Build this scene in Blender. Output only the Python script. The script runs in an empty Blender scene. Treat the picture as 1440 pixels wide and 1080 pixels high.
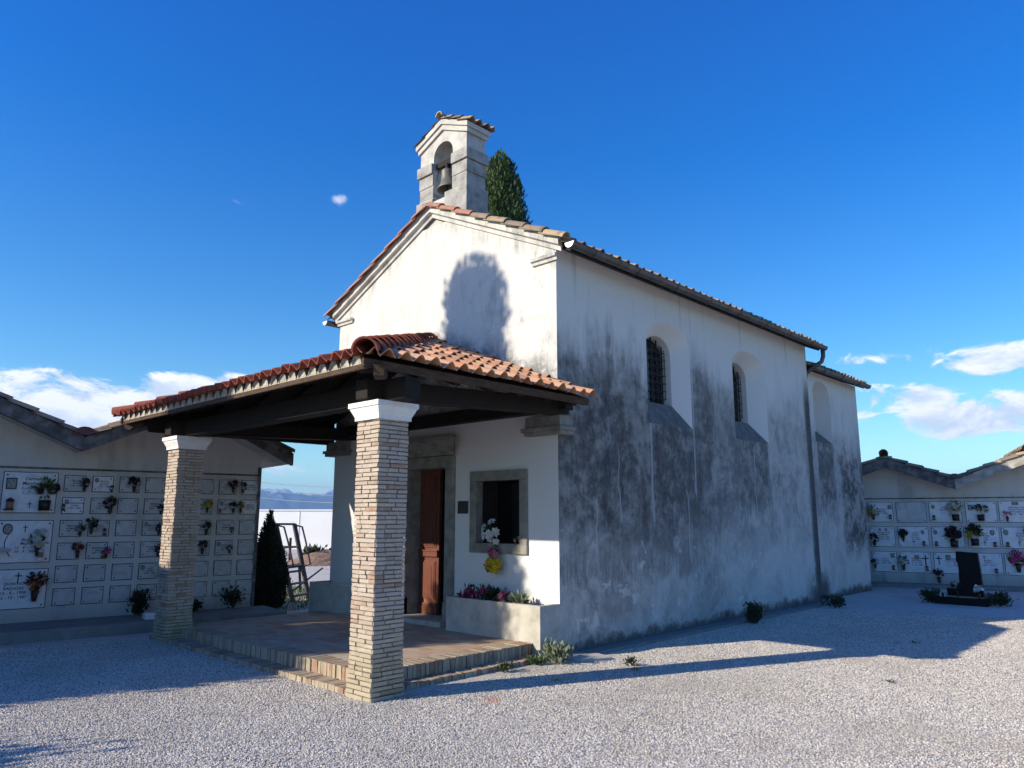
import bpy, math, random
from mathutils import Vector, Matrix, noise as mn
R = math.radians; PI = math.pi
random.seed(7)
S = bpy.context.scene
COL = S.collection
GZ = -0.04           # gravel level

# ------------------------------------------------------------------ object helpers
def wmat(o):
    M = o.matrix_basis.copy(); p = o.parent
    while p: M = p.matrix_basis @ M; p = p.parent
    return M
def tag(o, label=None, cat=None, group=None, kind=None):
    if label: o['label'] = label
    if cat: o['category'] = cat
    if group: o['group'] = group
    if kind: o['kind'] = kind
    return o
def thing(name, label, cat, loc=(0, 0, 0), rz=0, group=None):
    o = bpy.data.objects.new(name, None); COL.objects.link(o)
    o.location = loc; o.rotation_euler = (0, 0, rz); o.empty_display_size = .2
    return tag(o, label, cat, group)

class MB:
    """collects faces; build() links them as ONE mesh object"""
    def __init__(s): s.v = []; s.f = []; s.m = []; s.r = []; s.cur = 0; s.rnd = 0.; s.smooth = False
    def add(s, vs, fs):
        b = len(s.v); s.v += [tuple(p) for p in vs]
        for f in fs: s.f.append([b + i for i in f]); s.m.append(s.cur); s.r.append(s.rnd)
    def face(s, *p): s.add(p, [list(range(len(p)))])
    def box(s, x0, x1, y0, y1, z0, z1, M=None, jit=0):
        P = [Vector((x, y, z)) for z in (z0, z1) for y in (y0, y1) for x in (x0, x1)]
        if jit: P = [p + Vector([random.uniform(-jit, jit) for _ in range(3)]) for p in P]
        if M: P = [M @ p for p in P]
        s.add(P, [(0, 2, 3, 1), (4, 5, 7, 6), (0, 1, 5, 4), (2, 6, 7, 3), (0, 4, 6, 2), (1, 3, 7, 5)])
    def bar(s, a, b, w, h, up=(0, 0, 1)):
        a = Vector(a); b = Vector(b); d = (b - a).normalized(); u = Vector(up)
        sd = d.cross(u)
        if sd.length < 1e-4: sd = d.cross(Vector((1, 0, 0)))
        sd.normalize(); u = sd.cross(d)
        P = [q + sd * (sx * w / 2) + u * (sz * h / 2) for q in (a, b) for sx, sz in ((-1, -1), (1, -1), (1, 1), (-1, 1))]
        s.add(P, [(0, 1, 2, 3), (7, 6, 5, 4), (0, 4, 5, 1), (1, 5, 6, 2), (2, 6, 7, 3), (3, 7, 4, 0)])
    def tube(s, pts, r, n=8, cap=True):
        pts = [Vector(p) for p in pts]; rings = []; rr = r if isinstance(r, (list, tuple)) else [r] * len(pts)
        prev = None
        for i, p in enumerate(pts):
            d = (pts[min(i + 1, len(pts) - 1)] - pts[max(i - 1, 0)]).normalized()
            if prev is None: a = d.cross(Vector((0, 0, 1))) if abs(d.z) < .95 else d.cross(Vector((1, 0, 0)))
            else: a = prev - d * prev.dot(d)
            a.normalize(); prev = a; b = d.cross(a)
            rings.append([p + (a * math.cos(t) + b * math.sin(t)) * rr[i] for t in [2 * PI * k / n for k in range(n)]])
        vs = [q for g in rings for q in g]; fs = []
        for i in range(len(pts) - 1):
            for k in range(n):
                k2 = (k + 1) % n; fs.append((i * n + k, i * n + k2, (i + 1) * n + k2, (i + 1) * n + k))
        if cap: fs.append(list(range(n))[::-1]); fs.append([(len(pts) - 1) * n + k for k in range(n)])
        s.add(vs, fs)
    def lathe(s, prof, c=(0, 0, 0), n=16, M=None, sx=1, sy=1):
        c = Vector(c); vs = []
        for r, z in prof:
            for k in range(n):
                t = 2 * PI * k / n; p = Vector((r * math.cos(t) * sx, r * math.sin(t) * sy, z))
                vs.append((M @ p if M else p) + c)
        fs = []
        for i in range(len(prof) - 1):
            for k in range(n):
                k2 = (k + 1) % n; fs.append((i * n + k, i * n + k2, (i + 1) * n + k2, (i + 1) * n + k))
        fs.append(list(range(n))[::-1]); fs.append([(len(prof) - 1) * n + k for k in range(n)])
        s.add(vs, fs)
    def prism(s, poly, fn0, fn1):
        """poly: list of 2-d points; fn0/fn1 map them to the two end outlines"""
        n = len(poly); A = [fn0(*p) for p in poly]; B = [fn1(*p) for p in poly]
        s.add(A + B, [list(range(n))[::-1], [n + i for i in range(n)]] + [(i, (i + 1) % n, n + (i + 1) % n, n + i) for i in range(n)])
    def build(s, name, mats, parent=None, world=True, bevel=0, smooth=None):
        me = bpy.data.meshes.new(name)
        vs = s.v
        if parent and world:
            I = wmat(parent).inverted(); vs = [I @ Vector(p) for p in s.v]
        me.from_pydata([tuple(p) for p in vs], [], s.f)
        if not isinstance(mats, (list, tuple)): mats = [mats]
        for m in mats: me.materials.append(m)
        me.polygons.foreach_set('material_index', s.m)
        at = me.attributes.new('rnd', 'FLOAT', 'FACE'); at.data.foreach_set('value', s.r)
        if smooth or (smooth is None and s.smooth): me.polygons.foreach_set('use_smooth', [True] * len(s.f))
        me.update(); me.validate()
        o = bpy.data.objects.new(name, me); COL.objects.link(o)
        if parent: o.parent = parent
        if bevel:
            b = o.modifiers.new('b', 'BEVEL'); b.width = bevel; b.segments = 2; b.limit_method = 'ANGLE'
        return o

# ------------------------------------------------------------------ node helpers
class V:
    def __init__(s, nt, sock): s.nt = nt; s.s = sock
    def _m(s, op, *a, clamp=False):
        n = s.nt.nodes.new('ShaderNodeMath'); n.operation = op; n.use_clamp = clamp
        for i, x in enumerate((s,) + a):
            if isinstance(x, V): s.nt.links.new(x.s, n.inputs[i])
            else: n.inputs[i].default_value = x
        return V(s.nt, n.outputs[0])
    def __add__(s, o): return s._m('ADD', o)
    __radd__ = __add__
    def __mul__(s, o): return s._m('MULTIPLY', o)
    __rmul__ = __mul__
    def __sub__(s, o): return s._m('SUBTRACT', o)
    def __rsub__(s, o): return (s * -1) + o
    def __truediv__(s, o): return s._m('DIVIDE', o)
    def abs(s): return s._m('ABSOLUTE')
    def sin(s): return s._m('SINE')
    def floor(s): return s._m('FLOOR')
    def pow(s, e): return s._m('POWER', e)
    def clamp(s): return s._m('ADD', 0., clamp=True)
    def max(s, o): return s._m('MAXIMUM', o)
    def min(s, o): return s._m('MINIMUM', o)
    def sstep(s, a, b):
        n = s.nt.nodes.new('ShaderNodeMapRange'); n.interpolation_type = 'SMOOTHSTEP'
        s.nt.links.new(s.s, n.inputs[0]); n.inputs[1].default_value = a; n.inputs[2].default_value = b
        return V(s.nt, n.outputs[0])
class NT:
    def __init__(s, nt): s.nt = nt
    def new(s, t, **k):
        n = s.nt.nodes.new(t)
        for a, b in k.items(): setattr(n, a, b)
        return n
    def lk(s, a, b): s.nt.links.new(a.s if isinstance(a, V) else a, b)
    def pos(s): return s.new('ShaderNodeNewGeometry').outputs['Position']
    def xyz(s, v=None):
        n = s.new('ShaderNodeSeparateXYZ'); s.lk(v or s.pos(), n.inputs[0]); return [V(s.nt, n.outputs[i]) for i in range(3)]
    def comb(s, x, y, z):
        n = s.new('ShaderNodeCombineXYZ')
        for i, a in enumerate((x, y, z)):
            if isinstance(a, V): s.lk(a, n.inputs[i])
            else: n.inputs[i].default_value = a
        return n.outputs[0]
    def scale(s, v, k):
        n = s.new('ShaderNodeVectorMath', operation='MULTIPLY'); s.lk(v, n.inputs[0]); n.inputs[1].default_value = k; return n.outputs[0]
    def noise(s, sc, det=4, ro=.55, v=None, dist=0):
        n = s.new('ShaderNodeTexNoise'); s.lk(v or s.pos(), n.inputs['Vector']); n.inputs['Scale'].default_value = sc
        n.inputs['Detail'].default_value = det; n.inputs['Roughness'].default_value = ro; n.inputs['Distortion'].default_value = dist
        return V(s.nt, n.outputs[0])
    def vor(s, sc, feat='F1', out='Distance', v=None, rnd=1):
        n = s.new('ShaderNodeTexVoronoi', feature=feat); s.lk(v or s.pos(), n.inputs['Vector']); n.inputs['Scale'].default_value = sc
        n.inputs['Randomness'].default_value = rnd
        return V(s.nt, n.outputs[out])
    def ramp(s, f, pts):
        n = s.new('ShaderNodeValToRGB'); e = n.color_ramp.elements
        while len(e) < len(pts): e.new(.5)
        for i, (p, c) in enumerate(pts): e[i].position = p; e[i].color = (*c, 1)
        s.lk(f, n.inputs[0]); return n.outputs[0]
    def mix(s, f, a, b, mode='MIX'):
        n = s.new('ShaderNodeMix', data_type='RGBA', blend_type=mode)
        for k, x in ((0, f), (6, a), (7, b)):
            if isinstance(x, V) or hasattr(x, 'is_linked'): s.lk(x, n.inputs[k])
            elif k == 0: n.inputs[0].default_value = x
            else: n.inputs[k].default_value = (*x, 1)
        return n.outputs[2]
    def attr(s, name):
        n = s.new('ShaderNodeAttribute'); n.attribute_name = name; return V(s.nt, n.outputs['Fac'])
    def bump(s, h, st=.3, d=.01):
        n = s.new('ShaderNodeBump'); s.lk(h, n.inputs['Height']); n.inputs['Strength'].default_value = st; n.inputs['Distance'].default_value = d
        return n.outputs[0]
def mat(name, fn):
    m = bpy.data.materials.new(name); m.use_nodes = True; nt = m.node_tree
    N = NT(nt); b = nt.nodes['Principled BSDF']
    fn(N, b); return m
def setc(N, b, c, ro=.8, bump=None, metal=0, spec=.5):
    if isinstance(c, tuple): b.inputs['Base Color'].default_value = (*c, 1)
    else: N.lk(c, b.inputs['Base Color'])
    if isinstance(ro, V): N.lk(ro, b.inputs['Roughness'])
    else: b.inputs['Roughness'].default_value = ro
    b.inputs['Metallic'].default_value = metal; b.inputs['Specular IOR Level'].default_value = spec
    if bump is not None: N.lk(bump, b.inputs['Normal'])
def simple(name, c, ro=.8, var=.25, sc=12, bs=.2, bd=.005, metal=0, spec=.4, var2=None):
    def fn(N, b):
        n = N.noise(sc, 5, .6); lo = tuple(x * (1 - var) for x in c); hi = tuple(min(1, x * (1 + var)) for x in c)
        pts = [(.3, lo), (.7, hi)]
        if var2: pts = [(.25, var2), (.45, lo), (.75, hi)]
        setc(N, b, N.ramp(n, pts), ro, N.bump(N.noise(sc * 5, 4), bs, bd), metal, spec)
    return mat(name, fn)

# facade plaster: white, faint grey washes, dirt close above the porch roof
def f_facade(N, b):
    x, y, z = N.xyz(); st = N.noise(1, 6, .7, N.scale(N.pos(), (5, 5, 1.1))); bl = N.noise(2.1, 5, .6); fine = N.noise(28, 4, .7)
    up = z.sstep(2.9, 3.5); m8 = N.noise(7, 9, .78); scr = N.noise(1, 7, .75, N.scale(N.pos(), (16, 16, 2.2)))
    roofline = 4.42 - (x + 2.6).abs() * .373
    wet = (1 - (z - roofline + (m8 - .5) * .3).sstep(.0, .38)) * up * (bl * .6 + m8 * .5).sstep(.46, .6)
    rt = x.sstep(-2.6, -.2) * (1 - z.sstep(4.4, 6.2)); lf = (1 - x.sstep(-5.0, -3.6)) * (1 - z.sstep(4.2, 5.4))
    cor = (1 - (z - (6.63 - (x + 2.6).abs() * .508)).abs().sstep(.16, .42)) * st.sstep(.4, .62) * .35
    d = ((bl * .4 + st * .35 + m8 * .3).sstep(.5, .66) * up * (.26 + rt * .34 + lf * .25)) + scr.sstep(.54, .72) * up * .3 + fine.sstep(.52, .72) * up * .2 + wet * .8 + cor
    base = N.mix(up, (.70, .69, .66), (.60, .585, .54))
    c = N.mix(d.clamp(), base, (.20, .205, .20))
    hair = N.vor(1.1, 'DISTANCE_TO_EDGE', v=N.scale(N.pos(), (1, 1, .6)), out='Distance')
    setc(N, b, c, .9, N.bump(N.noise(2.2, 4, .5) * 1.5 + N.noise(14, 6, .65) + N.noise(90, 3) * .3, .45, .014), spec=.2)
M_facade = mat('facade_plaster', f_facade)

# flank plaster: clean top, black mould in the middle, streaks under the windows, pale repairs below
def f_flank(N, b):
    x, y, z = N.xyz(); P = N.pos()
    st = N.noise(1, 6, .72, N.scale(P, (1, 3.2, .75))); st2 = N.noise(1, 5, .7, N.scale(P, (1, 11, 1.3)))
    bl = N.noise(1.25, 7, .68, dist=.7); bl2 = N.noise(3.4, 7, .7); fine = N.noise(34, 6, .8); blo = N.noise(.7, 4, .5)
    top = z + (st - .5) * 2.2 + (blo - .5) * 1.6 + (st2 - .5) * .5
    mid = 1 - top.sstep(3.1, 4.6)
    near = 1.12 - y.sstep(1.6, 7.6) * .62
    low = z.sstep(.7, 2.0) * .55 + .38
    m = mid * (.44 + (bl * .55 + bl2 * .35 + st * .25).sstep(.46, .70) * .58) * low * near
    def band(y0, y1, zt, zb, e=.05):
        w = (y + (bl2 - .5) * .12).sstep(y0 - e, y0 + e) * (1 - (y + (bl2 - .5) * .12).sstep(y1 - e, y1 + e))
        return w * (1 - (z + (y - y0) * 0).sstep(zt - .05, zt + .05)) * (z + (st2 - .5) * .8).sstep(zb, zb + .9)
    dk = (band(2.16, 3.42, 3.46, 1.1) * .85).max(band(4.95, 6.2, 3.42, 1.2) * .72).max(band(8.95, 9.86, 3.6, 1.3) * .75)
    dk = dk * (.55 + bl2.sstep(.35, .6) * .45)
    corner = (1 - ((y - 8.2).abs() + (bl2 - .5) * .18).sstep(.05, .3)) * (1 - z.sstep(3.9, 4.8)) * .9
    patch = (1 - (((y - 9.6) * .8).abs() + (bl - .5) * 1.2).sstep(0, .1)) * 0
    chan = y.sstep(9.9, 10.3) * (1 - top.sstep(3.0, 3.9)) * z.sstep(.4, 1.3) * (.35 + bl2.sstep(.4, .65) * .5)
    base = (1 - (z + (bl2 - .5) * .5).sstep(.0, .22)) * .8
    bm = (1 - (z + (bl - .5) * 1.3).sstep(.1, .9)) * (y.sstep(7.2, 8.2) * (1 - y.sstep(8.8, 9.4))) * .85
    m8 = N.noise(9, 10, .8); m20 = N.noise(1, 8, .8, N.scale(P, (1, 20, 3.5)))
    d = m.max(dk).max(corner).max(chan).max(base).max(bm)
    d = d * (.10 + m8 * .95 + m20 * .85) + (fine - .5).max(0) * .4 * mid
    run = (N.noise(1, 4, .6, N.comb(0, y * 9, z * .25)).sstep(.56, .7)) * (1 - (z - 5.3).abs().sstep(.1, 1.0)) * .25
    flake = (N.noise(2.3, 8, .7, dist=.4)).sstep(.60, .62) * (1 - z.sstep(.7, 2.2)) * (z.sstep(.1, .3))
    tide = (1 - ((z - .95 + (bl - .5) * .9 + (m8 - .5) * .35).abs()).sstep(.0, .30)) * m20.sstep(.4, .62) * .22 * (1 - y.sstep(2, 6))
    d = (d + run + tide) * (1 - flake * .65)
    # scraped pale lines: thin wandering cracks
    def crack(y0, z0, z1, w=.012, a=.16):
        off = (N.noise(1.6, 3, .6, N.comb(0, 0, z)) - .5) * a * 2
        l = 1 - ((y - y0 + off).abs()).sstep(w * .3, w * 1.6)
        return l * z.sstep(z0, z0 + .15) * (1 - z.sstep(z1 - .15, z1)) * (.35 + bl2.sstep(.35, .6) * .65)
    cr = crack(2.2, 1.5, 3.3, .02, .05).max(crack(3.47, 1.9, 4.3, .02, .06)).max(crack(1.35, 1.5, 2.7)).max(crack(.8, .9, 2.0)).max(crack(3.2, .9, 2.2)).max(crack(5.6, 1.3, 3.0)).max(crack(5.15, .5, 1.9)).max(crack(9.98, .8, 3.4, .018, .1)).max(crack(6.3, 1.6, 4.2, .02, .05))
    c = N.ramp(d.clamp(), [(0, (.69, .66, .60)), (.2, (.53, .51, .465)), (.45, (.30, .29, .265)), (.75, (.14, .136, .126)), (1, (.07, .069, .066))])
    c = N.mix(bl.sstep(.5, .7) * mid * .25, c, (.28, .25, .24))
    c = N.mix(cr * .7, c, (.56, .55, .53))
    setc(N, b, c, .92, N.bump(N.noise(10, 7, .7) + fine * .35, .6, .02), spec=.15)
M_flank = mat('flank_plaster', f_flank)

def f_niche(N, b):
    x, y, z = N.xyz(); bl = N.noise(9, 5, .6)
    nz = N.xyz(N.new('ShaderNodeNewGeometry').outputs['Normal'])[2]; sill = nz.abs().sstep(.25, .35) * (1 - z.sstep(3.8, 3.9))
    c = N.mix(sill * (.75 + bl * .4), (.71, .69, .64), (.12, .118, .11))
    setc(N, b, c, .9, N.bump(N.noise(40, 4), .3, .006), spec=.2)
M_niche = mat('niche_plaster', f_niche)
def f_cream(N, b):
    x, y, z = N.xyz(); bl = N.noise(1.7, 5, .6); st = N.noise(1, 5, .6, N.scale(N.pos(), (4, 4, .7)))
    d = (bl * .5 + st * .5).sstep(.48, .7) * .5 + (1 - z.sstep(.05, .45)) * .5
    setc(N, b, N.mix(d.clamp(), (.56, .54, .495), (.24, .235, .21)), .9, N.bump(N.noise(60, 4), .2, .006), spec=.2)
M_cream = mat('cream_render', f_cream)
M_white = simple('white_render', (.72, .715, .70), .9, .06, 3, .2, .01)
M_cap = simple('white_stone', (.74, .735, .71), .8, .08, 9, .25, .008)
M_stone = simple('grey_limestone', (.27, .255, .215), .85, .2, 7, .4, .01, var2=(.13, .12, .10))
M_bstone = simple('belfry_stone', (.36, .35, .32), .9, .2, 5, .6, .014, var2=(.13, .13, .12))
M_lime = simple('weathered_limewash', (.52, .50, .455), .9, .16, 3.5, .5, .012, var2=(.24, .235, .21))
M_conc = simple('planter_concrete', (.50, .47, .40), .92, .12, 5, .45, .012, var2=(.32, .30, .25))
M_kerb = simple('kerb_concrete', (.20, .20, .19), .9, .2, 4, .3, .01)
M_fasc = simple('roof_fascia', (.17, .165, .155), .9, .45, 6, .4, .012, var2=(.045, .045, .045))
M_fascl = simple('pale_fascia', (.42, .39, .33), .9, .3, 5, .4, .012, var2=(.14, .13, .12))
M_iron = simple('wrought_iron', (.018, .017, .016), .6, .3, 20, .1, .002)
M_steel = simple('dark_steel', (.045, .045, .048), .55, .2, 10, .05, .002, metal=.3)
M_gutter = simple('gutter_metal', (.13, .115, .10), .5, .35, 6, .15, .003, metal=.6)
M_zinc = simple('zinc_end', (.62, .62, .60), .4, .1, 8, .05, .002, metal=.3)
M_bell = simple('bell_bronze', (.17, .165, .13), .5, .35, 9, .2, .003, metal=.35)
M_glass = simple('dark_pane', (.006, .006, .007), .12, .2, 3, .0, .001, spec=.6)
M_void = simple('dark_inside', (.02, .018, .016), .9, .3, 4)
M_granite = simple('black_granite', (.006, .006, .007), .55, .4, 60, .02, .001, spec=.15)
M_marble = None
def f_marble(N, b):
    v = N.noise(3.5, 8, .65, dist=1.8); r = N.attr('rnd')
    c = N.ramp(v, [(.35, (.50, .52, .55)), (.5, (.64, .65, .67)), (.7, (.70, .71, .73))])
    setc(N, b, c, .3, None, spec=.5)
M_marble = mat('white_marble', f_marble)
def f_marble2(N, b):
    v = N.noise(5, 6, .6, dist=1.)
    setc(N, b, N.ramp(v, [(.35, (.40, .40, .395)), (.7, (.54, .54, .53))]), .45, None, spec=.4)
M_slab = mat('plain_slab', f_marble2)
M_ink = simple('black_lettering', (.02, .02, .025), .5, .1, 10, 0, .001)
M_photo = simple('portrait_ceramic', (.22, .21, .20), .3, .6, 45, 0, .001)
M_bronze = simple('bronze_fitting', (.05, .042, .03), .45, .4, 20, .1, .002, metal=.7)
M_glow = None

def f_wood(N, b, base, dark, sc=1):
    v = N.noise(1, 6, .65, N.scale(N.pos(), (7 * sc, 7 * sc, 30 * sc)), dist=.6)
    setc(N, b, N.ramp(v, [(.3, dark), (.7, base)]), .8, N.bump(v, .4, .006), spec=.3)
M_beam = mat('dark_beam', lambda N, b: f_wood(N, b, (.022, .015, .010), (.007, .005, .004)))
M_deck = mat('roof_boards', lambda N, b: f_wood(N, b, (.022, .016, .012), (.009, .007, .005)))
M_eave = mat('eave_board', lambda N, b: f_wood(N, b, (.10, .06, .036), (.026, .017, .012)))
def f_door(N, b):
    v = N.noise(1, 6, .6, N.scale(N.pos(), (30, 30, 4))); w = N.noise(7, 5, .7)
    c = N.ramp(v, [(.3, (.10, .028, .016)), (.7, (.18, .052, .03))])
    x, y, z = N.xyz()
    c = N.mix(w.sstep(.55, .7) * (1 - z.sstep(.25, .75)) * .6, c, (.42, .27, .15))
    setc(N, b, c, .5, N.bump(v, .2, .003), spec=.4)
M_door = mat('door_wood', f_door)

def f_tile(N, b, cols, moss, mossamt):
    r = N.attr('rnd'); n = N.noise(7, 5, .65); f = N.noise(45, 4, .7)
    c = N.ramp(r, [(i / (len(cols) - 1), k) for i, k in enumerate(cols)])
    c = N.mix(n.sstep(.5, .68) * mossamt, c, moss)
    c = N.mix(f.sstep(.55, .75) * .35, c, tuple(x * .45 for x in cols[0]))
    setc(N, b, c, .85, N.bump(f, .3, .004), spec=.25)
M_tile = mat('terracotta_tile', lambda N, b: f_tile(N, b, [(.44, .20, .11), (.52, .27, .15), (.54, .32, .19), (.32, .16, .10)], (.24, .16, .10), .6))
M_hip = mat('hip_tile', lambda N, b: f_tile(N, b, [(.22, .055, .035), (.32, .085, .05), (.27, .07, .042)], (.10, .05, .035), .5))
M_old = mat('weathered_tile', lambda N, b: f_tile(N, b, [(.36, .25, .16), (.22, .17, .13), (.44, .33, .20), (.15, .12, .10)], (.12, .115, .095), .8))
M_red = mat('verge_tile', lambda N, b: f_tile(N, b, [(.34, .15, .10), (.42, .21, .14), (.33, .22, .16)], (.34, .29, .21), .7))

def f_brick(N, b):
    r = N.attr('rnd'); x, y, z = N.xyz(); n = N.noise(14, 5, .7); f = N.noise(70, 4, .7)
    c = N.ramp(r, [(0, (.42, .35, .275)), (.3, (.46, .385, .31)), (.55, (.39, .315, .25)), (.72, (.47, .40, .325)), (.92, (.36, .265, .20)), (.98, (.33, .19, .12)), (1, (.43, .36, .27))])
    c = N.mix(n.sstep(.5, .7) * .3, c, (.66, .60, .51))
    mo = (1 - (z + (n - .5) * .9).sstep(.15, .75)) * .38
    c = N.mix(mo, c, (.34, .31, .16))
    c = N.mix(f.sstep(.56, .72) * .3, c, (.20, .14, .10))
    setc(N, b, c, .9, N.bump(n + f * .6, .5, .006), spec=.2)
M_brick = mat('handmade_brick', f_brick)
M_joint = simple('lime_mortar', (.27, .235, .19), .95, .2, 20, .5, .006)
M_joint2 = simple('old_mortar', (.40, .36, .30), .95, .35, 14, .5, .01)
def f_stepbrick(N, b):
    r = N.attr('rnd'); n = N.noise(11, 5, .7); f = N.noise(60, 4, .7)
    c = N.ramp(r, [(0, (.38, .30, .21)), (.4, (.44, .36, .26)), (.7, (.28, .20, .14)), (1, (.34, .18, .12))])
    c = N.mix(n.sstep(.42, .62) * .55, c, (.36, .34, .24)); c = N.mix(f.sstep(.55, .72) * .4, c, (.16, .13, .10))
    setc(N, b, c, .92, N.bump(n + f, .5, .008), spec=.2)
M_step = mat('step_brick', f_stepbrick)
def f_floor(N, b):
    t = N.new('ShaderNodeTexBrick'); N.lk(N.scale(N.pos(), (1, 1, 0)), t.inputs['Vector'])
    t.inputs['Scale'].default_value = 1; t.inputs['Brick Width'].default_value = .27; t.inputs['Row Height'].default_value = .135
    t.inputs['Mortar Size'].default_value = .006; t.inputs['Color1'].default_value = (.42, .23, .14, 1); t.inputs['Color2'].default_value = (.50, .36, .24, 1)
    t.inputs['Mortar'].default_value = (.30, .27, .22, 1); t.inputs['Mortar Smooth'].default_value = .3
    n = N.noise(3.2, 6, .65); f = N.noise(40, 4, .7)
    c = N.mix(n.sstep(.42, .66) * .75, t.outputs['Color'], (.46, .42, .34)); c = N.mix(f.sstep(.55, .72) * .3, c, (.2, .16, .12))
    setc(N, b, c, .85, N.bump(V(N.nt, t.outputs['Fac']) * -1 + f * .3 + n * .4, .4, .006), spec=.3)
M_floor = mat('terracotta_floor', f_floor)

def dust(N, c):
    x, y, z = N.xyz(); n = N.noise(6, 4, .6)
    for (px, py, w_) in ((693, 985, .16), (577, 978, .10), (1262, 905, .08)):
        q = _gp(px, py); d = ((x - q[0]) * (x - q[0]) + (y - q[1]) * (y - q[1])).pow(.5) + (n - .5) * .3
        c = N.mix((1 - d.sstep(w_ * .3, w_)) * .6, c, (.50, .24, .15))
    return c
def _gp(px, py):
    p_, y_ = R(10.2), R(43.7); fw = Vector((-math.sin(y_) * math.cos(p_), math.cos(y_) * math.cos(p_), math.sin(p_))); rt = Vector((math.cos(y_), math.sin(y_), 0)); up = rt.cross(fw)
    d = rt * (px - 720) - up * (py - 540) + fw * 1046; o = Vector((6.26, -7.42, 1.65)); return o + d * ((GZ - 1.65) / d.z)
def f_gravel(N, b):
    P = N.pos()
    d1 = N.vor(64); c1 = N.vor(64, out='Color'); r1 = N.xyz(c1.s)[0]
    d2 = N.vor(110, v=N.scale(P, (1, 1, 1))); big = N.noise(.55, 4, .6); mid = N.noise(5, 5, .7)
    c = N.ramp(r1, [(0, (.40, .38, .34)), (.2, (.62, .59, .53)), (.45, (.67, .62, .53)), (.7, (.60, .55, .46)), (.9, (.76, .71, .62)), (1, (.42, .37, .31))])
    gap = d1.sstep(.4, .75) * .4
    c = N.mix(gap, c, (.12, .115, .11))
    c = N.mix(mid.sstep(.45, .75) * .25, c, (.42, .40, .37)); c = N.mix(big.sstep(.46, .66) * .42, c, (.36, .32, .25))
    c = dust(N, c)
    setc(N, b, c, .95, N.bump(1 - d1 - d2 * .3 + mid * .6, .55, .012), spec=.15)
M_gravel = mat('gravel', f_gravel)
def f_stone(N, b):
    n = N.new('ShaderNodeObjectInfo'); r = V(N.nt, n.outputs['Random'])
    c = N.ramp(r, [(0, (.16, .15, .14)), (.2, (.38, .35, .30)), (.4, (.64, .595, .51)), (.7, (.55, .505, .43)), (.86, (.76, .715, .63)), (.95, (.34, .26, .20)), (1, (.15, .145, .14))])
    big = N.noise(.7, 5, .65); c = N.mix(big.sstep(.46, .66) * .42, c, (.34, .30, .235)); c = dust(N, c)
    setc(N, b, c, .9, None, spec=.2)
M_pebble = mat('pebble', f_stone)
M_land = simple('far_land', (.10, .12, .05), .95, .4, .02, .0, .01)
M_earth = simple('brown_earth', (.30, .19, .12), .95, .35, 9, .8, .04)
M_bark = simple('bark', (.07, .05, .035), .95, .4, 20, .5, .01)

def leafmat(name, a, bb, ro=.6, tr=.25):
    def fn(N, b):
        r = N.attr('rnd'); n = N.noise(3, 3)
        c = N.ramp(r * .7 + n * .4, [(.1, a), (.9, bb)])
        setc(N, b, c, ro, None, spec=.3); b.inputs['Transmission Weight'].default_value = 0
        t = N.new('ShaderNodeBsdfTranslucent'); N.lk(c, t.inputs[0]); m = N.new('ShaderNodeMixShader'); m.inputs[0].default_value = tr
        out = [x for x in N.nt.nodes if x.type == 'OUTPUT_MATERIAL'][0]
        N.lk(b.outputs[0], m.inputs[1]); N.lk(t.outputs[0], m.inputs[2]); N.lk(m.outputs[0], out.inputs[0])
    return mat(name, fn)
M_cyp = leafmat('cypress_foliage', (.018, .035, .012), (.075, .125, .03))
M_cypd = leafmat('dark_cypress_foliage', (.006, .010, .005), (.022, .034, .012))
M_leaf = leafmat('green_leaf', (.03, .06, .018), (.12, .19, .06))
M_leafd = leafmat('dark_leaf', (.015, .028, .012), (.05, .075, .03))
M_leafs = leafmat('silvery_leaf', (.10, .13, .08), (.26, .31, .20))
M_dry = leafmat('dry_grass', (.30, .27, .12), (.45, .42, .20))
PET = {}
def petal(k):
    C = dict(white=(.72, .72, .66), cream=(.62, .58, .40), yellow=(.66, .50, .03), pink=(.75, .07, .28), magenta=(.55, .03, .20), red=(.22, .02, .025),
             darkred=(.08, .014, .018), rose=(.58, .25, .26), orange=(.5, .16, .04), dark=(.035, .02, .022), lilac=(.45, .16, .42), salmon=(.55, .3, .2))
    if k not in PET: PET[k] = leafmat('petal_' + k, tuple(x * .6 for x in C[k]), C[k], .6, .3)
    return PET[k]

# ------------------------------------------------------------------ camera & light
def basis(pitch=10.2, yaw=43.7):
    p, y = R(pitch), R(yaw)
    fw = Vector((-math.sin(y) * math.cos(p), math.cos(y) * math.cos(p), math.sin(p))); rt = Vector((math.cos(y), math.sin(y), 0)); return fw, rt, rt.cross(fw)
FW, RT, UP = basis(); CP = Vector((6.26, -7.42, 1.65)); FPX = 1046.
def ray(px, py): return (RT * (px - 720) - UP * (py - 540) + FW * FPX)
cam = bpy.data.objects.new('camera', bpy.data.cameras.new('camera')); COL.objects.link(cam)
cam.matrix_world = Matrix(((RT.x, UP.x, -FW.x, CP.x), (RT.y, UP.y, -FW.y, CP.y), (RT.z, UP.z, -FW.z, CP.z), (0, 0, 0, 1)))
cam.data.sensor_width = 36; cam.data.lens = FPX / 1440 * 36; cam.data.clip_end = 40000; cam.data.clip_start = .05
S.camera = cam
SUNH = Vector((.402, .916, 0)).normalized(); SUNT = .450
sd = Vector((SUNH.x, SUNH.y, -SUNT)).normalized()
sun = bpy.data.objects.new('sun', bpy.data.lights.new('sun', 'SUN')); COL.objects.link(sun)
sun.rotation_euler = sd.to_track_quat('-Z', 'Y').to_euler(); sun.data.energy = 5; sun.data.angle = R(.53); sun.data.color = (1, .90, .74)
w = bpy.data.worlds.new('World'); S.world = w; w.use_nodes = True
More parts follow.
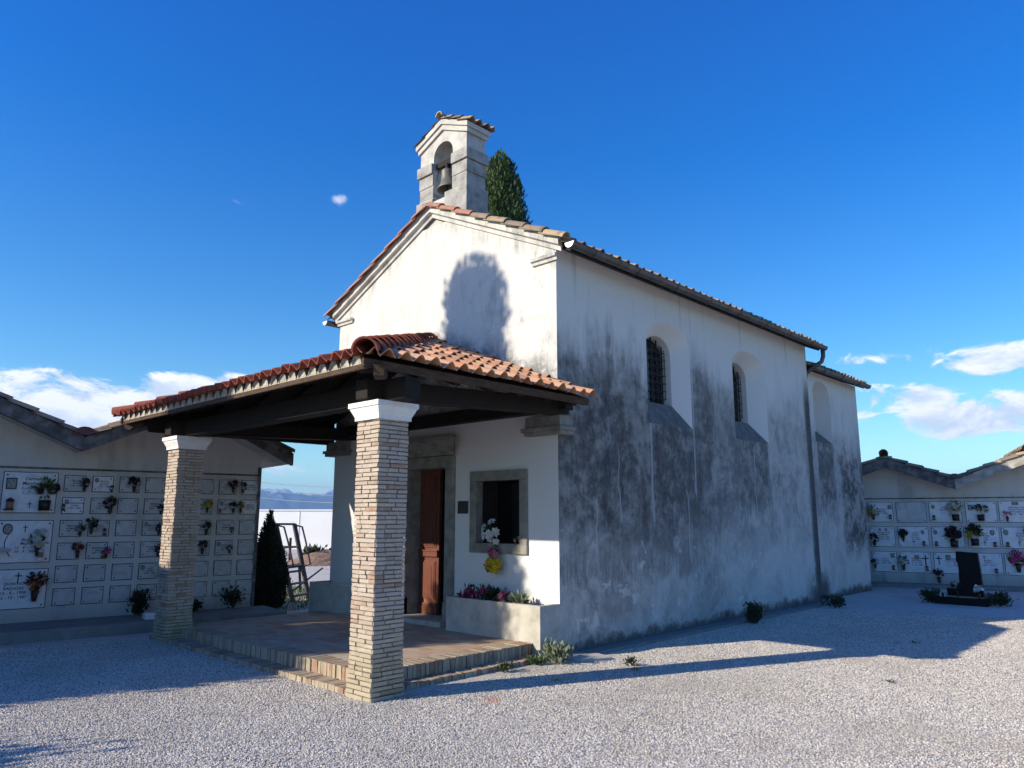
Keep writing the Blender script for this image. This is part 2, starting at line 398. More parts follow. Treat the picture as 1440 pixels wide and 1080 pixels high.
def world():
    N = NT(w.node_tree); bg = w.node_tree.nodes['Background']
    sky = N.new('ShaderNodeTexSky', sky_type='NISHITA'); sky.sun_disc = False
    sky.sun_elevation = math.atan(SUNT); sky.sun_rotation = math.atan2(-SUNH.x, -SUNH.y); sky.altitude = 50; sky.air_density = 1.0; sky.dust_density = .25; sky.ozone_density = 3.2
    hs = N.new('ShaderNodeHueSaturation'); hs.inputs['Hue'].default_value = .517; hs.inputs['Saturation'].default_value = 1.42; hs.inputs['Value'].default_value = 1.15; N.lk(sky.outputs[0], hs.inputs['Color'])
    tc = N.new('ShaderNodeTexCoord'); D = tc.outputs['Generated']
    nm = N.new('ShaderNodeVectorMath', operation='NORMALIZE'); N.lk(D, nm.inputs[0]); D = nm.outputs[0]
    x, y, z = N.xyz(D)
    az = y._m('ARCTAN2', x); el = z._m('ARCSINE')
    n1 = N.noise(1, 10, .66, N.comb(az * 13, el * 30, 0), dist=.5); n2 = N.noise(1, 6, .55, N.comb(az * 5 + 3, el * 13, 2))
    def at(px, py):
        r = ray(px, py).normalized(); return math.atan2(r.y, r.x), math.asin(r.z)
    tot = None
    def blob(px, py, wx, wy, k=1, rot=0):
        nonlocal tot
        a, e = at(px, py); du = (az - a) * 1063 / wx * -1; dv = (el - e) * 1063 / wy
        u2 = du * math.cos(rot) + dv * math.sin(rot) * 1; v2 = dv * math.cos(rot) - du * math.sin(rot)
        g = (1 - (u2 * u2 + v2 * v2)).max(0) * k
        tot = g if tot is None else tot.max(g)
    blob(20, 535, 80, 32, .9); blob(110, 550, 120, 36, 1.0); blob(150, 595, 190, 75, 1.5); blob(280, 560, 130, 42, 1.4); blob(345, 543, 80, 24, 1.1)
    blob(1225, 504, 75, 16, .8, .12); blob(1312, 495, 26, 12, .6, .3); blob(1410, 505, 90, 30, 1.1); blob(1270, 560, 120, 30, .95); blob(1360, 590, 120, 34, 1.2); blob(1210, 575, 60, 34, .8)
    blob(1440, 560, 90, 24, .8); blob(1300, 545, 110, 12, .7); blob(1155, 470, 30, 10, .5, .4); blob(1405, 650, 60, 8, .5)
    blob(415, 660, 90, 20, .75); blob(390, 640, 80, 12, .6); blob(460, 690, 60, 8, .5); blob(1230, 650, 40, 14, .8)
    big = (n1 * 1.6 + n2 * .35 + tot * .62 - 1.33).sstep(0, .24) * tot.sstep(0, .35)
    tot = None; blob(477, 281, 19, 12, 1); s1 = (tot * .9 + n1 * 2.6 - 1.75).sstep(0, .7) * .75 * tot.sstep(0, .4)
    tot = None; blob(347, 284, 38, 12, 1); s2 = (tot * .7 + n1 * 2.8 - 1.75).sstep(0, .9) * .4 * tot.sstep(0, .3); c = big.max(s1).max(s2)
    shade = (N.noise(1, 6, .6, N.comb(az * 13, el * 30 + .4, 0), dist=.5) - n1) * 2.2 + n2 * .9
    cc = N.mix(shade.sstep(.15, .75), (8.0, 7.9, 7.8), (5.0, 5.6, 6.4))
    g = N.mix(el.sstep(.12, 1.1), (1.10, 1.28, 1.06), (1.95, 1.02, 1.38)); skyc = N.mix(1., hs.outputs[0], g, 'MULTIPLY')
    col = N.mix(c * .95, skyc, cc)
    N.lk(col, bg.inputs[0]); bg.inputs[1].default_value = .112
world()
S.view_settings.view_transform = 'Standard'; S.view_settings.look = 'None'; S.view_settings.exposure = .55; S.view_settings.gamma = 1
S.render.engine = 'CYCLES'

# ------------------------------------------------------------------ setting
m = MB(); m.face((-14000, -14000, -.35), (14000, -14000, -.35), (14000, 14000, -.35), (-14000, 14000, -.35)); tag(m.build('ground', M_land), kind='structure')
m = MB(); m.face((-60, -30, GZ), (30, -30, GZ), (30, 45, GZ), (-60, 45, GZ)); tag(m.build('gravel_ground', M_gravel), kind='structure')

def pebbles():
    """loose stones lying on the gravel sheet, scattered by geometry nodes"""
    random.seed(2); st = MB()
    bpyv = []
    t = (1 + 5 ** .5) / 2
    vs = [Vector(v).normalized() for v in ((-1, t, 0), (1, t, 0), (-1, -t, 0), (1, -t, 0), (0, -1, t), (0, 1, t), (0, -1, -t), (0, 1, -t), (t, 0, -1), (t, 0, 1), (-t, 0, -1), (-t, 0, 1))]
    fs = [(0, 11, 5), (0, 5, 1), (0, 1, 7), (0, 7, 10), (0, 10, 11), (1, 5, 9), (5, 11, 4), (11, 10, 2), (10, 7, 6), (7, 1, 8), (3, 9, 4), (3, 4, 2), (3, 2, 6), (3, 6, 8), (3, 8, 9), (4, 9, 5), (2, 4, 11), (6, 2, 10), (8, 6, 7), (9, 8, 1)]
    st.add([Vector((v.x * 1.15, v.y * .85, v.z * .62)) * random.uniform(.8, 1.15) for v in vs], fs)
    me = bpy.data.meshes.new('pebble'); me.from_pydata(st.v, [], st.f); me.materials.append(M_pebble)
    src = bpy.data.objects.new('pebble_shape', me)
    g = bpy.data.node_groups.new('scatter', 'GeometryNodeTree'); g.interface.new_socket('Geometry', in_out='INPUT', socket_type='NodeSocketGeometry'); g.interface.new_socket('Geometry', in_out='OUTPUT', socket_type='NodeSocketGeometry')
    n = g.nodes; a = n.new('NodeGroupInput'); b = n.new('NodeGroupOutput'); d = n.new('GeometryNodeDistributePointsOnFaces'); d.inputs['Density'].default_value = PEB
    oi = n.new('GeometryNodeObjectInfo'); oi.inputs['Object'].default_value = src; ip = n.new('GeometryNodeInstanceOnPoints')
    rr = n.new('FunctionNodeRandomValue'); rr.data_type = 'FLOAT_VECTOR'; rr.inputs[0].default_value = (-.5, -.5, 0); rr.inputs[1].default_value = (.5, .5, 6.28)
    rs = n.new('FunctionNodeRandomValue'); rs.data_type = 'FLOAT'; rs.inputs[2].default_value = .0035; rs.inputs[3].default_value = .0095
    L_ = g.links.new; L_(a.outputs[0], d.inputs['Mesh']); L_(d.outputs['Points'], ip.inputs['Points']); L_(oi.outputs['Geometry'], ip.inputs['Instance']); L_(rr.outputs[0], ip.inputs['Rotation']); L_(rs.outputs[1], ip.inputs['Scale'])
    L_(ip.outputs[0], b.inputs[0])
    m = MB(); z = GZ + .002
    m.face((.3, -3.6, z), (5.6, -2.2, z), (7.6, 3.6, z), (3.4, 8.2, z), (.31, 7.0, z), (.31, 5.0, z), (.31, -.4, z), (.3, -3.02, z)); m.face((.3, -3.6, z), (.3, -3.02, z), (-5.2, -3.02, z), (-5.8, -5.0, z), (-.4, -6.6, z)); m.face((.3, -3.6, z), (-.4, -6.6, z), (2.2, -4.6, z), (5.6, -2.2, z))
    o = m.build('gravel_stones', M_pebble); mo = o.modifiers.new('scatter', 'NODES'); mo.node_group = g; tag(o, kind='stuff')
PEB = 4200
pebbles()

def mountain():
    m = MB(); m.smooth = True; A = [R(a) for a in [80 + i * .28 for i in range(460)]]; rows = 22; D0 = 8200
    def h(a, t):
        px = Vector((math.cos(a) * 9, math.sin(a) * 9, t * 1.3)); f = mn.fractal(px * 1.6, 1., 2.1, 7) * .5 + .5
        f2 = mn.fractal(px * 7 + Vector((3, 1, 0)), 1., 2.0, 6)
        env = math.sin(min(1, t) * PI / 2) ** 1.1 * (1 if t < 1 else 1 - (t - 1) * .8)
        return (190 + 190 * f + 65 * f2) * env
    vs = []
    for j in range(rows):
        t = j / (rows - 1) * 1.35
        for a in A:
            r = D0 - 1500 + 2000 * t; vs.append((math.cos(a) * r, math.sin(a) * r, -5 + h(a, t)))
    n = len(A); fs = [(j * n + i, j * n + i + 1, (j + 1) * n + i + 1, (j + 1) * n + i) for j in range(rows - 1) for i in range(n - 1)]
    m.add(vs, fs)
    def fm(N, b):
        x, y, z = N.xyz(); n = N.noise(.004, 8, .7); c = N.ramp(n, [(.3, (.03, .05, .04)), (.7, (.09, .10, .09))])
        sn = (z + (n - .5) * 520).sstep(250, 330); c = N.mix(sn * .75, c, (.75, .77, .82)); setc(N, b, c, .95, None, spec=.1)
    tag(m.build('mountains', mat('mountain_rock', fm)), kind='structure')
mountain()
def haze():
    m = MB(); m.box(-11000, 11000, -11000, 11000, -1.6, 520)
    def fh(N, b):
        out = [x for x in N.nt.nodes if x.type == 'OUTPUT_MATERIAL'][0]; N.nt.nodes.remove(b)
        v = N.new('ShaderNodeVolumePrincipled'); v.inputs['Color'].default_value = (.32, .58, 1, 1); v.inputs['Density'].default_value = 1.1e-4; v.inputs['Anisotropy'].default_value = 0
        N.lk(v.outputs[0], out.inputs['Volume'])
    mh = bpy.data.materials.new('haze_air'); mh.use_nodes = True; fh(NT(mh.node_tree), mh.node_tree.nodes['Principled BSDF'])
    tag(m.build('haze', mh), kind='stuff')
HAZE = True
if HAZE: haze()

# ------------------------------------------------------------------ wall with arched openings
def wall_holes(m, P, u0, u1, zb, ztop, holes, seg=14):
    """P(u,z)->point.  holes: (ua,ub,zbottom,zspring,rise).  ztop(u)"""
    def col(a, b, z0a, z0b, brk=()):
        m.face(P(a, z0a), P(b, z0b), P(b, ztop(b)), P(a, ztop(a)))
    cuts = sorted(holes); u = u0
    def plain(a, b):
        ks = [a] + [k for k in (brk or []) if a < k < b] + [b]
        for p, q in zip(ks, ks[1:]): col(p, q, zb, zb)
    brk = wall_holes.brk
    for (a, b, zo, zs, rise) in cuts:
        plain(u, a); m.face(P(a, zb), P(b, zb), P(b, zo), P(a, zo))
        pts = arch(a, b, zs, rise, seg)
        for (p, zp), (q, zq) in zip(pts, pts[1:]): col(p, q, zp, zq)
        u = b
    plain(u, u1)
wall_holes.brk = []
def arch(a, b, zs, rise, seg=14):
    if rise <= 0: return [(a, zs), (b, zs)]
    c = (a + b) / 2; h = (b - a) / 2
    return [(c - h * math.cos(PI * k / seg), zs + rise * math.sin(PI * k / seg) ** .9) for k in range(seg + 1)]
def outline(a, b, zo, zs, rise, seg=14, zo2=None): return [(a, zo)] + arch(a, b, zs, rise, seg) + [(b, zo)]
def loft(m, A, B, closed=True):
    n = len(A)
    for i in range(n if closed else n - 1): j = (i + 1) % n; m.face(A[i], A[j], B[j], B[i])

# ------------------------------------------------------------------ chapel
CH = thing('chapel', 'small white country chapel with tiled porch, stained flank and bell gable', 'chapel', (-2.6, 4.2, GZ))
W, L, EZ, AZ = 5.2, 8.3, 5.35, 6.56
gt = lambda x: EZ + (AZ - EZ) * (1 - abs(x + W / 2) / (W / 2))
# facade
m = MB(); wall_holes.brk = [-W / 2]
wall_holes(m, lambda u, z: (u, 0, z), -W, 0, -.2, gt, [(-3.10, -2.10, .18, 2.42, 0), (-1.51, -.66, 1.295, 2.17, 0)])
wall_holes.brk = []
m.face((-3.10, 0, .18), (-3.10, .45, .18), (-3.10, .45, 2.42), (-3.10, 0, 2.42)); m.face((-2.10, 0, .18), (-2.10, .45, .18), (-2.10, .45, 2.42), (-2.10, 0, 2.42)); m.face((-3.10, 0, 2.42), (-2.10, 0, 2.42), (-2.10, .45, 2.42), (-3.10, .45, 2.42))
m.build('facade_wall', M_facade, CH)
# right flank (nave) with splayed arched niches
H1 = (2.14, 3.43, 3.08, 4.42, .33); H2 = (4.92, 6.25, 3.04, 4.40, .33); H3 = (8.9, 9.86, 3.3, 4.35, .34)
m = MB(); wall_holes(m, lambda u, z: (0, u, z), 0, L, -.2, lambda u: EZ + .04, [H1, H2]); m.build('flank_wall', M_flank, CH)
def niche(H, I, d, d2):
    a, b, zo, zs, ri = H; c, e, zi, zt, rj = I
    n = MB(); A = [(0, u, z) for u, z in outline(a, b, zo, zs, ri)]; B = [(-d, u, z) for u, z in outline(c, e, zi, zt, rj)]; loft(n, A, B)
    C = [(-d2, u, z) for u, z in outline(c, e, zi, zt, rj)]; loft(n, B, C)
    o = n.build('window_niche', M_niche, CH)
    g = MB(); g.face(*[(-d2 + .012, u, z) for u, z in outline(c, e, zi, zt, rj)]); g.build('pane', M_glass, o)
    k = MB(); nb = 5
    for i in range(nb):
        u = c + (e - c) * (i + .5) / nb; f = (u - (c + e) / 2) / ((e - c) / 2); k.bar((-d2 + .08, u, zi), (-d2 + .08, u, zt + rj * math.sqrt(max(0, 1 - f * f))), .018, .018, (0, 1, 0))
    z = zi + .12
    while z < zt + rj * .6:
        k.bar((-d2 + .095, c, z), (-d2 + .095, e, z), .018, .012)
        for i in range(nb + 1): # scrolls between the bars
            u = c + (e - c) * i / nb; k.tube([(-d2 + .1, u + .035 * math.cos(t), z + .06 + .045 * math.sin(t)) for t in [PI * q / 4 for q in range(8)]], .006, 4)
        z += .13
    k.build('window_grille', M_iron, o)
niche(H1, (2.40, 3.18, 3.46, 4.28, .30), .22, .42); niche(H2, (5.2, 5.98, 3.43, 4.26, .30), .27, .47)
# other nave walls
m = MB(); m.face((-W, 0, -.2), (-W, L, -.2), (-W, L, EZ), (-W, 0, EZ)); m.build('flank_wall', M_white, CH)
m = MB(); m.face((-W, L, -.2), (0, L, -.2), (0, L, EZ), (-W / 2, L, AZ), (-W, L, EZ)); m.build('rear_wall', M_flank, CH)
# chancel
CX0, CX1, CY1, CE = -4.95, -.15, 11.62, 4.86
m = MB(); wall_holes(m, lambda u, z: (CX1, u, z), L, CY1, -.2, lambda u: CE, [H3])
cg = lambda x: CE + 1.1 * (1 - abs(x + 2.55) / 2.4)
m.face((CX0, CY1, -.2), (CX1, CY1, -.2), (CX1, CY1, CE), (-2.55, CY1, CE + 1.1), (CX0, CY1, CE)); m.face((CX0, L, -.2), (CX0, CY1, -.2), (CX0, CY1, CE), (CX0, L, CE)); m.build('chancel_wall', M_flank, CH)
n = MB(); A = [(CX1, u, z) for u, z in outline(*H3)]; B = [(CX1 - .34, u, z) for u, z in outline(8.94, 9.82, 3.62, 4.33, .31)]; loft(n, A, B); n.face(*B); n.build('blind_niche', M_niche, CH)

# tiled slopes ------------------------------------------------
def tiles(m, O, U, Vv, uw, vl, clip=None, tw=.2, row=.36, amp=.036, thick=.014, lift=.035, jit=1.6, ns=12, eavetube=True):
    O = Vector(O); U = Vector(U).normalized(); Vv = Vector(Vv).normalized(); Nn = U.cross(Vv).normalized()
    if Nn.z < 0: Nn = -Nn
    nr = int(math.ceil(vl / row)); nc = int(math.ceil(uw / tw))
    for r in range(nr):
        v0 = r * row - .02; v1 = min(vl, (r + 1) * row + .03)
        for c in range(nc):
            ua, ub = c * tw, min(uw, (c + 1) * tw); lo, hi = (clip(v0) if clip else (0, uw)); lo1, hi1 = (clip(v1) if clip else (0, uw))
            if ub <= min(lo, lo1) + .01 or ua >= max(hi, hi1) - .01: continue
            m.rnd = random.random(); j1 = random.uniform(-.006, .008) * jit; j2 = random.uniform(-.012, .012) * jit; js = random.uniform(-.006, .006) * jit
            g = []
            for (v, ex, l, h) in ((v0 + j2, lift + j1, lo, hi), (v1, 0.0, lo1, hi1)):
                rowp = []
                for k in range(ns + 1):
                    u = ua + (ub - ua) * k / ns; ph = 2 * PI * k / ns; wv = -math.cos(ph) * amp; uu = min(max(u + js, l), h)
                    rowp.append(O + U * uu + Vv * v + Nn * (wv + ex))
                g.append(rowp)
            for k in range(ns): m.face(g[0][k], g[0][k + 1], g[1][k + 1], g[1][k])
            low = [p - Nn * thick for p in g[0]]
            for k in range(ns): m.face(low[k], low[k + 1], g[0][k + 1], g[0][k])
            if r == 0:
                up = [p - Nn * thick for p in g[1]]
                for k in range(ns): m.face(low[k + 1], low[k], up[k], up[k + 1])
def ridge(m, a, b, rad=.11, ln=.34, flat=1., up=Vector((0, 0, 1)), start=.0):
    a = Vector(a); b = Vector(b); d = (b - a); Lh = d.length; d.normalize(); sd_ = d.cross(up).normalized(); u2 = sd_.cross(d)
    n = int(math.ceil(Lh / ln))
    for i in range(n):
        p0 = a + d * (i * ln - .04); p1 = a + d * min(Lh, (i + 1) * ln + .03); m.rnd = random.random(); r0 = rad * 1.1 + random.uniform(-.005, .005); r1 = rad * .88; tw = random.uniform(-.06, .06)
        N_ = 10; A = []; B = []; A2 = []
        for k in range(N_ + 1):
            t = PI * k / N_ + tw; o = sd_ * math.cos(t) + u2 * math.sin(t) * flat
            A.append(p0 + o * r0 + u2 * .015); B.append(p1 + o * r1); A2.append(p0 + o * (r0 - .018) + u2 * .015)
        for k in range(N_): m.face(A[k], A[k + 1], B[k + 1], B[k]); m.face(A2[k + 1], A2[k], A[k], A[k + 1]); m.face(A2[k], A2[k + 1], B[k + 1] - u2 * .015, B[k] - u2 * .015)

sl = (AZ - EZ) / (W / 2)
def mainroof(y0, y1, xr, xl, xc, zr, name, ez, sl, front_red=False):
    m = MB(); hl = xr - xc; vl = hl * math.hypot(1, sl)
    tiles(m, (xr, y0 + .05, ez), (0, 1, 0), (-1, 0, sl), y1 - y0 - .05, vl, tw=.205, row=.37, amp=.038)
    tiles(m, (xl, y0 + .05, ez), (0, 1, 0), (1, 0, sl), y1 - y0 - .05, vl, tw=.205, row=.37, amp=.038)
    o = m.build(name, M_old, CH, smooth=False)
    k = MB(); t = .06   # deck below the tiles
    k.prism([(xl + .05, ez - .04), (xc, ez + hl * sl - .05), (xr - .05, ez - .04), (xr - .05, ez - .04 - t), (xc, ez + hl * sl - .05 - t), (xl + .05, ez - .04 - t)], lambda x, z: (x, y0 + .16, z), lambda x, z: (x, y1 - .03, z))
    k.build('roof_deck', M_deck, o)
    r = MB(); ridge(r, (xc, y0 + .55 if front_red else y0, ez + hl * sl + .02), (xc, y1, ez + hl * sl + .02), .12, .38); r.build('ridge_tiles', M_old, o)
    return o
RO = mainroof(-.14, 8.48, .29, -5.49, -2.6, 0, 'nave_roof', EZ + .07 - .29 * sl, sl, True)
mainroof(8.3, 11.78, .06, -5.16, -2.55, 0, 'chancel_roof', CE + .04, .45)
# verge: a course of barrel tiles along the gable
rv = MB(); zr = EZ + .085
ridge(rv, (-5.45, -.1, zr - .25 * sl + .0), (-2.6, -.1, zr + 2.6 * sl), .075, .40); 
rv.build('verge_tiles', M_red, RO)
rv = MB(); ridge(rv, (-1.6, -.1, zr + 1.6 * sl), (-2.6, -.1, zr + 2.6 * sl), .075, .40); rv.build('verge_tiles', M_red, RO)
rv = MB(); ridge(rv, (.22, -.1, zr - .22 * sl), (-1.55, -.1, zr + 1.55 * sl), .08, .40); rv.build('verge_tiles', M_old, RO)
# raking cornice with short returns
def rake(x0, x1):
    m = MB()
    f = lambda x: EZ + .04 + sl * min(-x, x + 5.2)
    poly = [(-.005, -.13), (-.03, -.13), (-.04, -.07), (-.095, -.05), (-.10, .09), (-.005, .09)]
    m.prism(poly, lambda y, z: (x0, y, f(x0) + z), lambda y, z: (x1, y, f(x1) + z)); return m
rake(0.12, -2.6).build('raking_cornice', M_facade, CH); rake(-2.6, -5.32).build('raking_cornice', M_facade, CH)
for x0, x1 in ((-.42, .04), (-5.24, -4.78)):
    m = MB(); m.prism([(-.002, -.09), (-.03, -.09), (-.04, -.05), (-.07, -.04), (-.08, 0), (-.002, 0)], lambda y, z: (x0, y, 5.2 + z), lambda y, z: (x1, y, 5.2 + z)); m.build('cornice_return', M_facade, CH)
# gutters
def gutter(x, y0, y1, z, cap=M_zinc, r=.075):
    m = MB(); n = 8; a = [(x + r * math.cos(PI + PI * k / n), z + r * math.sin(PI + PI * k / n)) for k in range(n + 1)]
    for p, q in zip(a, a[1:]):
        m.face((p[0], y0, p[1]), (q[0], y0, q[1]), (q[0], y1, q[1]), (p[0], y1, p[1]))
        m.face((x + (p[0] - x) * .93, y0, z + (p[1] - z) * .93), (x + (p[0] - x) * .93, y1, z + (p[1] - z) * .93), (x + (q[0] - x) * .93, y1, z + (q[1] - z) * .93), (x + (q[0] - x) * .93, y0, z + (q[1] - z) * .93))
    m.tube([(x + r, y0, z), (x + r, y1, z)], .009, 6)
    yy = y0 + .5
    while yy < y1: m.tube([(x + (r + .006) * math.cos(PI + PI * k / n), yy, z + (r + .006) * math.sin(PI + PI * k / n)) for k in range(n + 1)], .008, 4); yy += 1.05
    m.face(*[(p, y1, q) for p, q in a]); o = m.build('gutter', M_gutter, CH, smooth=False)
    e = MB(); e.prism(a, lambda p, q: (p, y0 - .006, q), lambda p, q: (p, y0, q)); e.build('end_cap', cap, o)
gutter(.335, -.12, 8.5, EZ - .10); gutter(-5.53, -.12, 8.5, EZ - .10); gutter(.10, 8.42, 11.8, CE - .0, M_gutter)
m = MB(); m.smooth = True
m.tube([(.335, 8.4, EZ - .15), (.335, 8.4, EZ - .3), (.30, 8.38, EZ - .42), (.17, 8.36, EZ - .5), (-.03, 8.36, EZ - .62), (-.08, 8.36, EZ - .8), (-.08, 8.36, 3), (-.08, 8.36, 0)], .045, 10); m.build('downpipe', M_gutter, CH)

# door surround -------------------------------------------------
def frame4(x0, x1, z0, z1, w, y0, y1, mt, name, bottom=True, par=CH):
    m = MB(); a = x0 + w; b = x1 - w
    m.box(x0, a, y0, y1, z0 + (w if bottom else 0), z1 - w); m.box(b, x1, y0, y1, z0 + (w if bottom else 0), z1 - w); m.box(x0, x1, y0 - .003, y1, z1 - w, z1)
    if bottom: m.box(x0, x1, y0 - .003, y1, z0, z0 + w)
    return m.build(name, mt, par, bevel=.006)
df = frame4(-3.24, -1.98, .20, 2.56, .17, -.06, .24, M_stone, 'door_frame', False)
for a_ in (-3.26, -2.15): m = MB(); m.box(a_, a_ + .19, -.085, .02, .2, .46); m.build('frame_base', M_stone, df, bevel=.006)
m = MB(); m.prism([(-.0, 2.57), (-.09, 2.57), (-.10, 2.62), (-.13, 2.63), (-.15, 2.69), (-.20, 2.72), (-.22, 2.76), (-.26, 2.77), (-.26, 2.83), (0, 2.86)], lambda y, z: (-3.22 + (y * .9), y, z), lambda y, z: (-2.0 - y * .9, y, z)); m.build('door_cornice', M_stone, df)
m = MB(); m.box(-3.3, -1.95, -.30, .3, .10, .205, jit=.006); m.build('threshold', M_conc, CH, bevel=.012)
for s in (0, 1):   # left leaf shut, right leaf swung inwards on its right-hand hinge
    Q = Matrix.Identity(4) if s == 0 else Matrix.Translation((-2.15, .26, 0)) @ Matrix.Rotation(R(-74), 4, 'Z') @ Matrix.Translation((2.15, -.26, 0))
    x0 = -3.07 + s * .46; x1 = x0 + .46; y = .24
    def DB(name, par, bev, *bx):
        m = MB()
        for b_ in bx: m.box(*b_, M=Q)
        return m.build(name, M_door, par, bevel=bev)
    o = DB('door_leaf', CH, 0, (x0, x1, y, y + .05, .205, 2.4))
    for z0, z1 in ((.42, 1.0), (1.2, 1.75), (1.85, 2.3)):
        DB('door_panel', o, .003, *[(x0 + ins, x1 - ins, y - dy, y + .001, z0 + (ins - .06), z1 - (ins - .06)) for ins, dy in ((.06, .012), (.085, .022), (.10, .012), (.13, .028))])
    DB('door_rail', o, .004, (x0 + .01, x1 - .01, y - .035, y + .001, .21, .33), (x0 + .015, x1 - .015, y - .025, y + .002, .329, .37))
    DB('door_rail', o, .004, (x0 + .01, x1 - .01, y - .03, y + .001, 1.06, 1.14), (x0 + .005, x1 - .005, y - .04, y + .002, 1.139, 1.16))
# window in the facade
wf = frame4(-1.64, -.53, 1.17, 2.30, .135, -.035, .10, M_stone, 'window_frame')
m = MB(); m.box(-1.505, -.665, .10, .12, 1.3, 2.17); m.box(-1.52, -1.505, .0, .4, 1.28, 2.18); m.box(-.665, -.65, .0, .4, 1.28, 2.18); m = MB()
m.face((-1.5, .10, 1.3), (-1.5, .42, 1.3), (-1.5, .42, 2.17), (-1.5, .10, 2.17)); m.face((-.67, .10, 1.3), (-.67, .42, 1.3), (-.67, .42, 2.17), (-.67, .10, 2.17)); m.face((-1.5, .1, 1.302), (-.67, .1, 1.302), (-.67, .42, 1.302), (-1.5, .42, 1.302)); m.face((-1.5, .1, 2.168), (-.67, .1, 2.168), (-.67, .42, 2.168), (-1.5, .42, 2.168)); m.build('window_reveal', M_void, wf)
m = MB(); m.face((-1.5, .40, 1.3), (-.67, .40, 1.3), (-.67, .40, 2.17), (-1.5, .40, 2.17)); m.build('pane', M_glass, wf)
# facade imposts that carry the porch beams
for x0, x1 in ((-.50, .14), (-5.34, -4.70)):
    m = MB()
    for z0, z1, e in ((2.72, 2.77, .05), (2.77, 2.82, .08), (2.82, 2.97, .035)): m.box(x0 - e + .05, x1 + e - .05, -.07 - e, .16 if x1 > 0 else .2, z0, z1 - .001)
    m.build('impost_stone', M_stone, CH, bevel=.005)

# bell gable -----------------------------------------------------
BG = MB(); bx0, bx1, by0, by1 = -3.0, -1.86, .03, .43
def bgtop(x): return 7.86 + .42 * (.575 - abs(x + 2.425))
wall_holes.brk = [-2.425]
for y in (by0, by1): wall_holes(BG, lambda u, z: (u, y, z), bx0, bx1, 6.0, bgtop, [(-2.66, -2.19, 6.78, 7.53, .235)])
wall_holes.brk = []
for x in (bx0, bx1): BG.face((x, by0, 6.0), (x, by1, 6.0), (x, by1, bgtop(x)), (x, by0, bgtop(x)))
ol = outline(-2.66, -2.19, 6.78, 7.53, .235); loft(BG, [(u, by0, z) for u, z in ol], [(u, by1, z) for u, z in ol])
bg = BG.build('bell_gable', M_lime, CH)
   # smooth rendered upper part, 3 mm proud, and stone courses
for xa, xb in ((-3.0, -2.66), (-2.19, -1.85)):
    for z0, z1, e in ((6.86, 7.06, .006), (7.068, 7.27, .014), (7.278, 7.46, .045)):
        m = MB(); m.box(xa - (e if xa < -2.8 else -.0), xb + (e if xb > -2 else 0), by0 - e, by1 + e, z0, z1, jit=.002)
        m.build('stone_course', M_bstone, bg, bevel=.008)
m = MB(); m.box(-3.08, -2.66, .012, .48, 6.5, 6.84, jit=.004); m.build('pedestal', M_bstone, bg, bevel=.01); m = MB(); m.box(-2.36, -1.83, .012, .48, 6.2, 6.86, jit=.004); m.build('pedestal', M_bstone, bg, bevel=.01)
m = MB()
for s in (-1, 1):
    f = lambda d: (-2.425 + s * d); zt = lambda d: 8.06 - .42 * d
    for (d0, zb_, e) in ((0, -.09, .035), (0, .0, .065)):
        d1 = .575 + e; A = [(f(0), zt(0) + zb_), (f(d1), zt(d1) + zb_), (f(d1), zt(d1) + zb_ + .088), (f(0), zt(0) + zb_ + .088)]
        m.prism(A, lambda x, z: (x, by0 - e, z), lambda x, z: (x, by1 + e, z))
m.build('gable_cornice', M_lime, bg)
m = MB(); q = math.hypot(.42, 1)
for s in (-1, 1): tiles(m, (-2.425 + s * .68, by0 - .09, 8.06 + .12 - .42 * .68), (0, 1, 0), (-s, 0, .42), by1 - by0 + .2, .68 * q, tw=.17, row=.26, amp=.035)
m.build('gable_roof', M_old, bg); m = MB(); ridge(m, (-2.425, -.05, 8.165), (-2.425, .52, 8.165), .075, .30); m.build('ridge_tiles', M_old, bg)
# bell, hung in the opening
BE = thing('bell', 'small dark bronze bell hanging in the arch of the bell gable', 'bell', (-2.40, .12, 7.0))
tl = Matrix.Rotation(R(-6), 3, 'Y'); m = MB(); m.smooth = True
m.lathe([(.0, .36), (.05, .36), (.085, .33), (.095, .28), (.10, .2), (.115, .12), (.14, .05), (.175, .0), (.18, -.02), (.165, -.02), (.13, .05), (.09, .14), (.07, .28), (0, .3)], (-2.40, .12, 6.96), 24, tl); m.build('bell_body', M_bell, BE)
m = MB(); m.bar((-2.66, .12, 7.42), (-2.19, .12, 7.42), .07, .09); m.bar((-2.40, .12, 7.3), (-2.40, .12, 7.4), .09, .05); m.build('yoke', M_beam, BE)
m = MB(); m.tube([(-2.40, .12, 7.2), (-2.41, .12, 6.95)], [.01, .012]); m.lathe([(0, -.03), (.03, 0), (0, .03)], (-2.41, .12, 6.93), 10); m.build('clapper', M_iron, BE)
m = MB(); m.tube([(-2.5, .12, 7.42), (-2.56, .05, 7.3), (-2.6, .05, 7.15)], .008, 5); m.build('lever', M_iron, BE)

